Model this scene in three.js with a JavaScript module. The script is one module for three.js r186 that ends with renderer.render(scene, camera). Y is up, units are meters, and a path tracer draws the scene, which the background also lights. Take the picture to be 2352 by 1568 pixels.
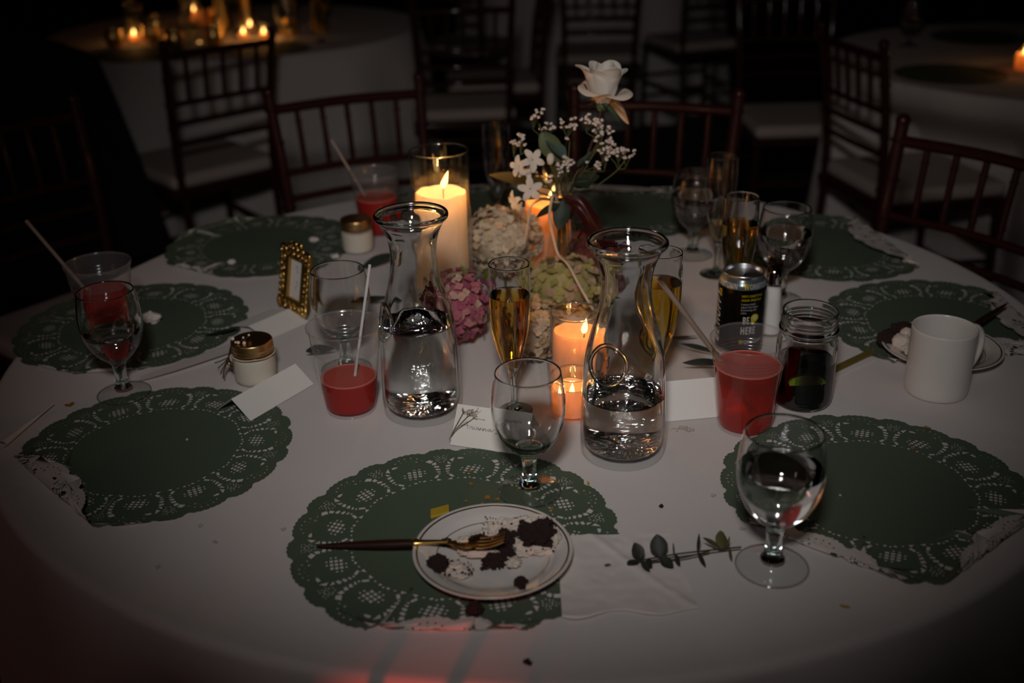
import * as THREE from 'three';
import { mergeGeometries, mergeVertices } from 'three/addons/utils/BufferGeometryUtils.js';
import { RoundedBoxGeometry } from 'three/addons/geometries/RoundedBoxGeometry.js';
import { ImprovedNoise } from 'three/addons/math/ImprovedNoise.js';
import { FontLoader } from 'three/addons/loaders/FontLoader.js';
import { TextGeometry } from 'three/addons/geometries/TextGeometry.js';
import { RectAreaLightUniformsLib } from 'three/addons/lights/RectAreaLightUniformsLib.js';

// ---------------------------------------------------------------- camera, lamps, exposure
const T = 0.75;                                     // height of the table top
const scene = new THREE.Scene();
scene.background = new THREE.Color(0, 0, 0);
const renderer = new THREE.WebGLRenderer({ antialias: true });
renderer.toneMapping = THREE.LinearToneMapping;
const STOPS = 64, K = 1 / STOPS;                     // lamps are given in units of the exposure
renderer.toneMappingExposure = STOPS;
renderer.shadowMap.enabled = true;
RectAreaLightUniformsLib.init();

const camera = new THREE.PerspectiveCamera(2 * Math.atan(784 / 2450) * 180 / Math.PI, 2352 / 1568, 0.05, 60);
camera.filmGauge = 36;
{
  const f = new THREE.Vector3(-0.02154628, -0.4185573, -0.90793477), u = new THREE.Vector3(0.01282204, 0.90795521, -0.41887101);
  camera.position.set(0, T + 0.651274, 1.464568);
  camera.up.copy(u);
  camera.lookAt(camera.position.clone().add(f));
  camera.focus = 1.27;
  camera.userData.fStop = 3.0;
}
function aim(light, from, to) {
  light.position.set(...from); light.target.position.set(...to); light.castShadow = true;
  light.shadow.mapSize.set(2048, 2048);
  scene.add(light, light.target);
}
// the photographer's flash head, held above the camera
const FLASH_AT = [-0.05, T + 1.02, 1.5];
const flash = new THREE.SpotLight(new THREE.Color(1.0, 0.955, 0.93), 3.15 * K, 0, 0.52, 1, 2);
aim(flash, FLASH_AT, [0.03, T + 0.02, -0.42]);
flash.shadow.radius = 4.0;
// the red stage lamp that grazes the near edge of the table
const PAR_AT = [-0.92, T + 0.40, 3.55];
const parBeam = new THREE.SpotLight(new THREE.Color(1.0, 0.06, 0.025), 17 * K, 0, 0.046, 0.6, 2);
aim(parBeam, [PAR_AT[0], PAR_AT[1], PAR_AT[2] - 0.08], [-0.09, T - 0.085, 0.77]);
parBeam.shadow.radius = 1.2;
// the red wash lamp that lights the hall dimly
const WASH_AT = [-2.6, T + 1.6, 2.6];
const wash = new THREE.PointLight(new THREE.Color(1.0, 0.50, 0.42), 0.36 * K);
wash.position.set(WASH_AT[0] + 0.12, WASH_AT[1], WASH_AT[2] - 0.1);
wash.castShadow = true; wash.shadow.radius = 6;
scene.add(wash);

// ---------------------------------------------------------------- helpers
let seed = 7;
const rnd = () => { seed = (seed + 0x6d2b79f5) | 0; let t = Math.imul(seed ^ (seed >>> 15), 1 | seed); t = (t + Math.imul(t ^ (t >>> 7), 61 | t)) ^ t; return ((t ^ (t >>> 14)) >>> 0) / 4294967296; };
const rr = (a, b) => a + (b - a) * rnd();
const noise3 = new ImprovedNoise();
const nz = (x, y, z) => noise3.noise(x + 31.7, y + 17.3, z + 5.1);
const V3 = (x, y, z) => new THREE.Vector3(x, y, z);
const V2 = (x, y) => new THREE.Vector2(x, y);
const used = new Map();
function numbered(n) { const k = used.get(n) || 0; used.set(n, k + 1); return k ? `${n}_${String(k).padStart(3, '0')}` : n; }
function tag(o, label, category, group, kind) {
  if (label) o.userData.label = label;
  if (category) o.userData.category = category;
  if (group) o.userData.group = group;
  if (kind) o.userData.kind = kind;
  return o;
}
function shade(o) { o.traverse((m) => { if (m.isMesh) { m.castShadow = true; m.receiveShadow = true; } }); return o; }
function thing(name, label, category, [x, y, z], turn = 0, group) {
  const o = new THREE.Group(); o.name = numbered(name); o.position.set(x, y, z); o.rotation.y = turn; scene.add(o);
  return tag(o, label, category, group);
}
function part(parent, name, geo, mat, label) {
  const m = new THREE.Mesh(geo, mat); m.name = name; m.castShadow = m.receiveShadow = true; parent.add(m);
  if (label) m.userData.label = label;
  return m;
}
function solo(name, geo, mat, label, category, [x, y, z], turn = 0, group) {
  const m = new THREE.Mesh(geo, mat); m.name = numbered(name); m.position.set(x, y, z); m.rotation.y = turn; m.castShadow = m.receiveShadow = true; scene.add(m);
  return tag(m, label, category, group);
}
function struct(name, geo, mat) { const m = new THREE.Mesh(geo, mat); m.name = name; m.castShadow = m.receiveShadow = true; scene.add(m); m.userData.kind = 'structure'; return m; }
function copyOf(src, pos, turn, label, group) {
  const c = src.clone(); c.name = numbered(src.name.replace(/_\d{3}$/, '')); c.position.set(...pos); c.rotation.y = turn; scene.add(c);
  c.userData = { ...src.userData }; if (label) c.userData.label = label; if (group) c.userData.group = group;
  return c;
}
const place = (g, x, y, z, ry = 0, rx = 0, rz = 0) => { if (rx) g.rotateX(rx); if (rz) g.rotateZ(rz); if (ry) g.rotateY(ry); return g.translate(x, y, z); };
const plain = (g) => { const n = g.index ? g.toNonIndexed() : g; for (const k of Object.keys(n.attributes)) if (!['position', 'normal', 'uv'].includes(k)) n.deleteAttribute(k); return n; };
const merge = (list) => mergeGeometries(list.map(plain), false);
function smooth(pts, n) { return new THREE.SplineCurve(pts.map((p) => V2(p[0], p[1]))).getPoints(n).map((p) => V2(Math.max(0, p.x), p.y)); }
const lathe = (pts, seg = 96) => new THREE.LatheGeometry(pts.map((p) => (p.isVector2 ? p : V2(p[0], p[1]))), seg);
function tube(pts, r, seg = 40, rs = 10, closed = false) { return new THREE.TubeGeometry(new THREE.CatmullRomCurve3(pts.map((p) => (p.isVector3 ? p : V3(...p))), closed), seg, r, rs, closed); }
function rod(a, b, r0, r1 = r0, rs = 12) {
  const A = V3(...a), B = V3(...b), d = B.clone().sub(A), L = d.length();
  const g = new THREE.CylinderGeometry(r1, r0, L, rs, 1);
  g.applyQuaternion(new THREE.Quaternion().setFromUnitVectors(V3(0, 1, 0), d.normalize()));
  return g.translate((A.x + B.x) / 2, (A.y + B.y) / 2, (A.z + B.z) / 2);
}
// a grid surface from a function of u and v, both in 0..1
function surf(fn, nu, nv) {
  const pos = [], uv = [], idx = [];
  for (let j = 0; j <= nv; j++) for (let i = 0; i <= nu; i++) { const p = fn(i / nu, j / nv); pos.push(p[0], p[1], p[2]); uv.push(i / nu, j / nv); }
  for (let j = 0; j < nv; j++) for (let i = 0; i < nu; i++) { const a = j * (nu + 1) + i, b = a + 1, c = a + nu + 1, d = c + 1; idx.push(a, b, d, a, d, c); }
  const g = new THREE.BufferGeometry();
  g.setAttribute('position', new THREE.Float32BufferAttribute(pos, 3)); g.setAttribute('uv', new THREE.Float32BufferAttribute(uv, 2)); g.setIndex(idx); g.computeVertexNormals();
  return g;
}
// a lump of crumbly or creamy stuff
function lump(rx, ry, rz, amp, freq, detail, s, flat = 0) {
  let g = new THREE.IcosahedronGeometry(1, detail); g.deleteAttribute('uv'); g.deleteAttribute('normal'); g = mergeVertices(g, 1e-5);
  const p = g.attributes.position;
  for (let i = 0; i < p.count; i++) {
    const x = p.getX(i), y = p.getY(i), z = p.getZ(i);
    const k = 1 + amp * (nz(x * freq + s, y * freq, z * freq) + 0.6 * nz(x * freq * 2.3, y * freq * 2.3 + s, z * freq * 2.3) + 0.45 * nz(x * freq * 5, y * freq * 5, z * freq * 5 + s));
    let Y = y * k; if (flat && Y < -flat) Y = -flat;
    p.setXYZ(i, x * k * rx, Y * ry, z * k * rz);
  }
  g.setAttribute('uv', new THREE.Float32BufferAttribute(new Float32Array(p.count * 2), 2));
  g.computeVertexNormals();
  return g;
}

// ---------------------------------------------------------------- materials
const std = (color, roughness = 0.8, o = {}) => new THREE.MeshStandardMaterial({ color, roughness, side: THREE.DoubleSide, ...o });
const phys = (o) => new THREE.MeshPhysicalMaterial({ side: THREE.DoubleSide, ...o });
const C = (r, g, b) => new THREE.Color().setRGB(r, g, b);
const glass = phys({ color: C(1, 1, 1), roughness: 0.0, transmission: 1, thickness: 0.004, ior: 1.5, attenuationColor: C(0.72, 0.90, 0.87), attenuationDistance: 0.03 });
const thinGlass = phys({ color: C(0.97, 0.98, 0.975), roughness: 0.0, transmission: 1, thickness: 0, ior: 1.5 });
const water = phys({ color: C(1, 1, 1), roughness: 0.0, transmission: 1, thickness: 0.05, ior: 1.333 });
const sparkling = phys({ color: C(1, 1, 1), roughness: 0.0, transmission: 1, thickness: 0.05, ior: 1.333, attenuationColor: C(0.88, 0.55, 0.055), attenuationDistance: 0.040 });
const redClear = phys({ color: C(0.86, 0.075, 0.022), roughness: 0.32, transmission: 0.86, thickness: 0, ior: 1.33, specularIntensity: 0.6 });
const redCloudy = phys({ color: C(0.62, 0.011, 0.003), roughness: 0.7, transmission: 0.5, thickness: 0, ior: 1.33, specularIntensity: 0.15 });
const pinkFoam = phys({ color: C(0.75, 0.22, 0.17), roughness: 0.7, transmission: 0.4, thickness: 0 });
const frothM = phys({ color: C(0.62, 0.085, 0.055), roughness: 0.6, transmission: 0.3, thickness: 0, specularIntensity: 0.4 });
const cola = phys({ color: C(1, 1, 1), roughness: 0.0, transmission: 1, thickness: 0.05, ior: 1.333, attenuationColor: C(0.10, 0.018, 0.010), attenuationDistance: 0.010 });
const cupPlastic = phys({ color: C(0.90, 0.89, 0.88), roughness: 0.14, transmission: 0.945, thickness: 0, ior: 1.46 });
const strawPlastic = phys({ color: C(0.80, 0.78, 0.76), roughness: 0.25, transmission: 0.35, thickness: 0, ior: 1.45 });
const strawTan = phys({ color: C(0.40, 0.29, 0.23), roughness: 0.3, transmission: 0.45, thickness: 0, ior: 1.45 });
const wax = phys({ color: C(0.92, 0.84, 0.74), roughness: 1.0, transmission: 0.48, thickness: 0, specularIntensity: 0.3 });
const waxAmber = phys({ color: C(0.93, 0.64, 0.40), roughness: 1.0, transmission: 0.5, thickness: 0, specularIntensity: 0.3 });
const jarWax = std(C(0.72, 0.66, 0.56), 0.7);
const wickM = std(C(0.015, 0.012, 0.01), 0.9);
const flameM = new THREE.MeshStandardMaterial({ color: C(0, 0, 0), emissive: C(1.0, 0.56, 0.17), emissiveIntensity: 5.0 * K, roughness: 1 });
const flameFar = new THREE.MeshStandardMaterial({ color: C(0, 0, 0), emissive: C(1.0, 0.50, 0.13), emissiveIntensity: 9.0 * K, roughness: 1 });
const gold = std(C(0.78, 0.50, 0.16), 0.28, { metalness: 1 });
const goldDark = std(C(0.52, 0.35, 0.10), 0.42, { metalness: 1 });
const lidGold = std(C(0.72, 0.46, 0.20), 0.33, { metalness: 1 });
const chrome = std(C(0.75, 0.75, 0.76), 0.1, { metalness: 1 });
const aluminium = std(C(0.62, 0.63, 0.65), 0.3, { metalness: 1 });
const ceramic = phys({ color: C(0.70, 0.66, 0.62), roughness: 0.28, clearcoat: 0.6, clearcoatRoughness: 0.05 });
const china = phys({ color: C(0.70, 0.66, 0.63), roughness: 0.25, clearcoat: 0.7, clearcoatRoughness: 0.04 });
const cardM = std(C(0.80, 0.77, 0.73), 0.75);
const doilyGreen = std(C(0.080, 0.114, 0.074), 0.72);
const doilyBack = std(C(0.60, 0.54, 0.50), 0.85);
const mahogany = phys({ color: C(0.034, 0.0055, 0.0035), roughness: 0.55, specularIntensity: 0.35, clearcoat: 0.5, clearcoatRoughness: 0.09 });
const ivory = std(C(0.48, 0.40, 0.355), 0.95);
const blackCloth = std(C(0.004, 0.004, 0.0045), 1.0, {});
const leafGreen = std(C(0.055, 0.105, 0.040), 0.6);
const leafOlive = std(C(0.10, 0.085, 0.028), 0.65);
const leafBlue = std(C(0.085, 0.135, 0.115), 0.6);
const leafDark = std(C(0.016, 0.030, 0.016), 0.6);
const eucaDark = std(C(0.020, 0.024, 0.018), 0.6);
const stemGreen = std(C(0.075, 0.080, 0.025), 0.7);
const stemBrown = std(C(0.050, 0.025, 0.012), 0.8);
const petalWhite = phys({ color: C(0.80, 0.74, 0.66), roughness: 0.85, transmission: 0.22, thickness: 0, specularIntensity: 0.3 });
const petalEdge = phys({ color: C(0.78, 0.67, 0.57), roughness: 0.85, transmission: 0.22, thickness: 0, specularIntensity: 0.3 });
const tinyWhite = std(C(0.72, 0.60, 0.52), 0.8);
const ribbonM = phys({ color: C(0.040, 0.0065, 0.006), roughness: 0.32, specularIntensity: 0.8 });
const twineM = std(C(0.62, 0.50, 0.37), 0.9);
const cakeM = std(C(0.020, 0.0075, 0.0055), 0.95);
const creamM = std(C(0.66, 0.57, 0.49), 0.6);
const yellowM = std(C(0.50, 0.33, 0.02), 0.7);
const orangeM = std(C(0.36, 0.15, 0.012), 0.7);
const crumbM = std(C(0.012, 0.007, 0.005), 0.95);
const paleBit = std(C(0.50, 0.42, 0.36), 0.9);
const paperM = std(C(0.70, 0.64, 0.61), 0.95);
const saltM = std(C(0.80, 0.77, 0.75), 0.9);
const limeM = phys({ color: C(0.22, 0.32, 0.02), roughness: 0.5, transmission: 0.3, thickness: 0 });
const woodDark = phys({ color: C(0.032, 0.010, 0.006), roughness: 0.4, clearcoat: 0.3, clearcoatRoughness: 0.2 });
const floorM = std(C(0.030, 0.020, 0.016), 0.85);
const wallM = std(C(0.09, 0.075, 0.062), 0.9);
const ceilM = std(C(0.20, 0.18, 0.16), 0.95);

function dataTex(w, h, fn, srgb) {
  const d = new Uint8Array(w * h * 4);
  for (let y = 0; y < h; y++) for (let x = 0; x < w; x++) { const c = fn(x, y); for (let k = 0; k < 3; k++) d[(y * w + x) * 4 + k] = Math.max(0, Math.min(255, c[k])); d[(y * w + x) * 4 + 3] = 255; }
  const t = new THREE.DataTexture(d, w, h); t.magFilter = THREE.LinearFilter; t.wrapS = t.wrapT = THREE.RepeatWrapping; if (srgb) t.colorSpace = THREE.SRGBColorSpace; t.needsUpdate = true; return t;
}
// linen: fine woven threads, as relief
const weave = dataTex(256, 256, (x, y) => { const a = Math.sin(x * Math.PI * 2 / 8) * 0.5 + 0.5, b = Math.sin(y * Math.PI * 2 / 8) * 0.5 + 0.5, on = ((x >> 3) + (y >> 3)) % 2; const v = 90 + 100 * (on ? a : b) + 50 * nz(x * 0.11, y * 0.11, 2.2); return [v, v, v]; });
weave.repeat.set(45, 45);
const linen = std(C(0.71, 0.66, 0.645), 0.92, { bumpMap: weave, bumpScale: 0.00025 });
const linenFar = std(C(0.66, 0.60, 0.575), 0.95);

// ---------------------------------------------------------------- the hall
struct('floor', new THREE.BoxGeometry(11, 0.1, 16).translate(0.3, -0.05, -3.4), floorM);
struct('ceiling', new THREE.BoxGeometry(11.4, 0.1, 16.4).translate(0.3, 3.35, -3.4), ceilM);
struct('wall_back', new THREE.BoxGeometry(11.4, 3.3, 0.15).translate(0.3, 1.65, -11.45), wallM);
struct('wall_front', new THREE.BoxGeometry(11.4, 3.3, 0.15).translate(0.3, 1.65, 4.65), wallM);
struct('wall_left', new THREE.BoxGeometry(0.15, 3.3, 16.4).translate(-5.25, 1.65, -3.4), wallM);
struct('wall_right', new THREE.BoxGeometry(0.15, 3.3, 16.4).translate(5.85, 1.65, -3.4), wallM);

// ---------------------------------------------------------------- tablecloths
function clothGeo(R, folds, phase, amp, flare, dense, dents = []) { // dents: [direction, half width, reach] where a tucked chair pushes the skirt in
  const nt = dense ? 360 : 180, rows = [];
  for (const r of dense ? [0, 0.15, 0.3, 0.45, 0.6, 0.7, 0.735, 0.748] : [0, 0.4, 0.7, 0.748]) rows.push({ r, y: 0, s: 0 });
  for (let k = 1; k <= 6; k++) { const a = k / 6 * Math.PI / 2; rows.push({ r: R - 0.012 + 0.012 * Math.sin(a), y: -0.012 + 0.012 * Math.cos(a), s: 0 }); }
  for (let k = 1; k <= 22; k++) { const s = k / 22; rows.push({ r: R, y: -0.012 - s * (T - 0.016), s }); }
  const pos = [], uv = [], idx = [];
  rows.forEach((w, j) => {
    for (let i = 0; i <= nt; i++) {
      const th = i / nt * Math.PI * 2;
      const wave = Math.sin(folds * th + phase + 0.8 * Math.sin(3 * th + phase)), w2 = Math.sin((folds * 2 + 1) * th + phase * 2.3);
      const e = Math.pow(w.s, 0.75);
      let r = w.r + (w.s > 0 ? e * (flare + amp * wave + amp * 0.35 * w2 * w.s) : 0);
      for (const [dx, dz, hw, reach] of dents) {
        let da = Math.abs(th - Math.atan2(dx, dz)); da = Math.min(da % 6.28319, 6.28319 - da % 6.28319);
        const lat = r * Math.sin(Math.min(da, 1.5)), k = da > 1.2 ? 0 : 1 - THREE.MathUtils.smoothstep(lat, hw, hw + 0.12), f = THREE.MathUtils.smoothstep(-w.y, 0.03, 0.21);
        r -= Math.max(0, r - reach) * k * f;
      }
      pos.push(r * Math.sin(th), w.y, r * Math.cos(th)); uv.push(r * Math.sin(th), w.s > 0 ? -r * Math.cos(th) - w.s : -r * Math.cos(th));
    }
  });
  for (let j = 0; j < rows.length - 1; j++) for (let i = 0; i < nt; i++) { const a = j * (nt + 1) + i, b = a + 1, c = a + nt + 1, d = c + 1; idx.push(a, c, d, a, d, b); }
  const g = new THREE.BufferGeometry();
  g.setAttribute('position', new THREE.Float32BufferAttribute(pos, 3)); g.setAttribute('uv', new THREE.Float32BufferAttribute(uv, 2)); g.setIndex(idx); g.computeVertexNormals();
  return g;
}
solo('tablecloth', clothGeo(0.762, 17, 0.6, 0.030, 0.055, true, [[-0.43, -1.013, 0.24, 0.62], [0.27, -0.885, 0.24, 0.44], [0.817, -0.43, 0.24, 0.44], [-0.15, 0.95, 0.24, 0.70]]), linen, 'white floor-length linen cloth on the near round table', 'tablecloth', [0, T, 0]);
const farCloth = clothGeo(0.762, 15, 1.1, 0.028, 0.06, false);
solo('tablecloth', farCloth, linenFar, 'white cloth of the far round table with many lit candles', 'tablecloth', [-1.22, T, -3.09], 0.4);
solo('tablecloth', clothGeo(0.762, 15, 1.1, 0.028, 0.06, false, [[-0.624, 0.466, 0.25, 0.53], [-0.84, -0.415, 0.25, 0.66]]), linenFar, 'white cloth of the round table at the right edge', 'tablecloth', [1.75, T, -2.12], 0);
solo('tablecloth', farCloth, linenFar, 'white hanging cloth of the farthest table, behind the rose', 'tablecloth', [0.36, T, -5.15], 1.3);

// ---------------------------------------------------------------- chiavari chairs
function ringed(pts, r, nodes) {
  const c = new THREE.CatmullRomCurve3(pts.map((p) => V3(...p)));
  const g = [new THREE.TubeGeometry(c, 28, r, 10)];
  for (const t of nodes) { const p = c.getPointAt(t), d = c.getTangentAt(t); const o = new THREE.TorusGeometry(r * 1.05, r * 0.28, 6, 14); o.applyQuaternion(new THREE.Quaternion().setFromUnitVectors(V3(0, 0, 1), d)); g.push(o.translate(p.x, p.y, p.z)); }
  const e = c.getPointAt(1); g.push(new THREE.SphereGeometry(r * 1.15, 12, 8).translate(e.x, e.y, e.z));
  return merge(g);
}
function makeChair() {
  const t = thing('chiavari_chair', 'x', 'chair', [0, 0, 0], 0);
  for (const s of [-1, 1]) {
    part(t, 'rear_leg', ringed([[s * 0.150, 0.0, -0.235], [s * 0.158, 0.25, -0.205], [s * 0.163, 0.46, -0.19], [s * 0.170, 0.70, -0.205], [s * 0.180, 0.915, -0.245]], 0.0125, [0.25, 0.5, 0.56, 0.72, 0.8, 0.88, 0.96]), mahogany);
    part(t, 'front_leg', ringed([[s * 0.185, 0.0, 0.195], [s * 0.183, 0.25, 0.185], [s * 0.18, 0.45, 0.18]], 0.0135, [0.3, 0.6, 0.9]), mahogany);
  }
  const back = (y) => -0.19 - 0.055 * Math.pow((y - 0.46) / 0.455, 1.3), half = (y) => 0.163 + 0.017 * (y - 0.46) / 0.455;
  const rail = (y, r) => tube([[-half(y), y, back(y)], [0, y + 0.003, back(y) - 0.012], [half(y), y, back(y)]], r, 16, 8);
  part(t, 'top_rail', rail(0.878, 0.0115), mahogany);
  for (const y of [0.735, 0.675, 0.612]) part(t, 'back_rail', rail(y, 0.0085), mahogany);
  for (let k = 0; k < 5; k++) { const u = (k + 1) / 6 * 2 - 1; part(t, 'spindle', ringed([[u * half(0.735), 0.735, back(0.735) - 0.012 * (1 - u * u)], [u * half(0.8), 0.80, back(0.8) - 0.011 * (1 - u * u)], [u * half(0.878), 0.874, back(0.878) - 0.012 * (1 - u * u)]], 0.0065, [0.2, 0.8]), mahogany); }
  part(t, 'seat', new RoundedBoxGeometry(0.40, 0.03, 0.40, 3, 0.012).translate(0, 0.452, 0), mahogany);
  const cg = new RoundedBoxGeometry(0.385, 0.045, 0.385, 5, 0.021); const cp = cg.attributes.position;
  for (let i = 0; i < cp.count; i++) if (cp.getY(i) > 0) cp.setY(i, cp.getY(i) + 0.012 * Math.max(0, 1 - Math.pow(Math.hypot(cp.getX(i), cp.getZ(i)) / 0.2, 2)));
  cg.computeVertexNormals();
  part(t, 'cushion', cg.translate(0, 0.489, 0.005), ivory, 'ivory seat cushion');
  for (const y of [0.16, 0.27]) {
    for (const s of [-1, 1]) part(t, 'stretcher', rod([s * 0.157, y, -0.21], [s * 0.184, y, 0.187], 0.0085), mahogany);
    part(t, 'stretcher', rod([-0.184, y + 0.03, 0.187], [0.184, y + 0.03, 0.187], 0.0085), mahogany);
    part(t, 'stretcher', rod([-0.155, y + 0.03, -0.212], [0.155, y + 0.03, -0.212], 0.0085), mahogany);
  }
  return t;
}
const chair0 = makeChair();
let chairUsed = false;
// cx, cz: middle between the tops of the back posts; fx, fz: the way the chair faces
function chair(cx, cz, fx, fz, label, group) {
  const a = Math.atan2(fx, fz), x = cx + Math.sin(a) * 0.245, z = cz + Math.cos(a) * 0.245;
  if (!chairUsed) { chairUsed = true; chair0.position.set(x, 0, z); chair0.rotation.y = a; chair0.userData.label = label; if (group) chair0.userData.group = group; return chair0; }
  return copyOf(chair0, [x, 0, z], a, label, group);
}
const ring = 'mahogany chairs round the near table', farG = 'mahogany chairs at the far tables';
chair(-0.43, -1.013, 0.43, 0.9, 'mahogany chair tucked behind the tall candle and red drink', ring);
chair(0.27, -0.885, -0.24, 0.97, 'mahogany chair tucked at the table behind the white rose', ring);
chair(0.817, -0.43, -0.80, 0.60, 'mahogany chair tucked at the right far side of the near table', ring);
chair(-1.135, -0.77, 0.80, 0.60, 'mahogany chair at the left of the near table, before the black jacket', ring);
chair(-1.22, 0.50, 0.92, -0.38, 'pale cushioned chair at the lower left edge of the picture', ring);
chair(-0.925, -1.777, -0.70, -0.72, 'mahogany chair with ivory cushion before the candlelit far table', farG);
chair(0.888, -1.60, 0.97, -0.22, 'mahogany chair seen side-on beside the right-hand far table', farG);
chair(0.945, -2.66, 0.05, 1, 'mahogany chair with its wide ivory seat turned to the camera', farG);
chair(-0.245, -2.50, -0.1, -1, 'dark chair with a pale seat behind the tall candle', farG);
chair(0.075, -3.245, -1, 0.1, 'dark chair at the right-hand side of the candlelit far table', farG);
chair(0.32, -3.62, 0.0, -1, 'dark chair back standing before the farthest table, above the rose', farG);
chair(-0.42, -3.95, 0.3, -0.95, 'dark chair left of the hanging cloth of the farthest table', farG);
chair(0.92, -3.95, -0.35, -0.93, 'dark chair right of the hanging cloth of the farthest table', farG);
chair(-1.60, -1.66, 0.05, -1, 'mahogany chair hidden under the black jacket', farG);
// before the table, below the camera: its spindles cut the red lamp's beam into stripes
chair(-0.20, 1.16, 0.22, -0.97, 'mahogany chair before the near table, below the camera', ring);

// black suit jacket hung over a chair back
{
  const t = thing('suit_jacket', 'black suit jacket draped over a chair at the left edge', 'jacket', [-1.60, 0, -1.635], 0.05);
  const body = surf((u, v) => {
    const a = u * Math.PI * 2, y = 0.985 - v * 0.78, e = Math.pow(v, 0.8);
    const hw = (0.33 + 0.15 * e) * Math.min(1, Math.sqrt(v * 14 + 0.02)), hd = (0.060 + 0.085 * e) * Math.min(1, Math.sqrt(v * 14 + 0.02));
    const f = 1 + 0.05 * e * Math.sin(7 * a + 1);
    return [hw * Math.cos(a) * f, y - 0.05 * Math.pow(Math.abs(Math.cos(a)), 3) * (1 - v), hd * Math.sin(a) * f];
  }, 72, 40);
  part(t, 'body', body, blackCloth);
  for (const s of [-1, 1]) part(t, 'sleeve', surf((u, v) => { const a = u * Math.PI * 2, r = 0.062 - 0.018 * v; return [s * (0.225 + 0.17 * v) + r * Math.cos(a), 0.93 - 0.60 * v, 0.065 + 0.06 * v + r * Math.sin(a)]; }, 20, 20), blackCloth);
  part(t, 'collar', tube([[-0.12, 0.95, 0.06], [-0.07, 0.99, -0.02], [0, 1.0, -0.045], [0.07, 0.99, -0.02], [0.12, 0.95, 0.06]], 0.017, 24, 8), blackCloth);
}
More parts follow.
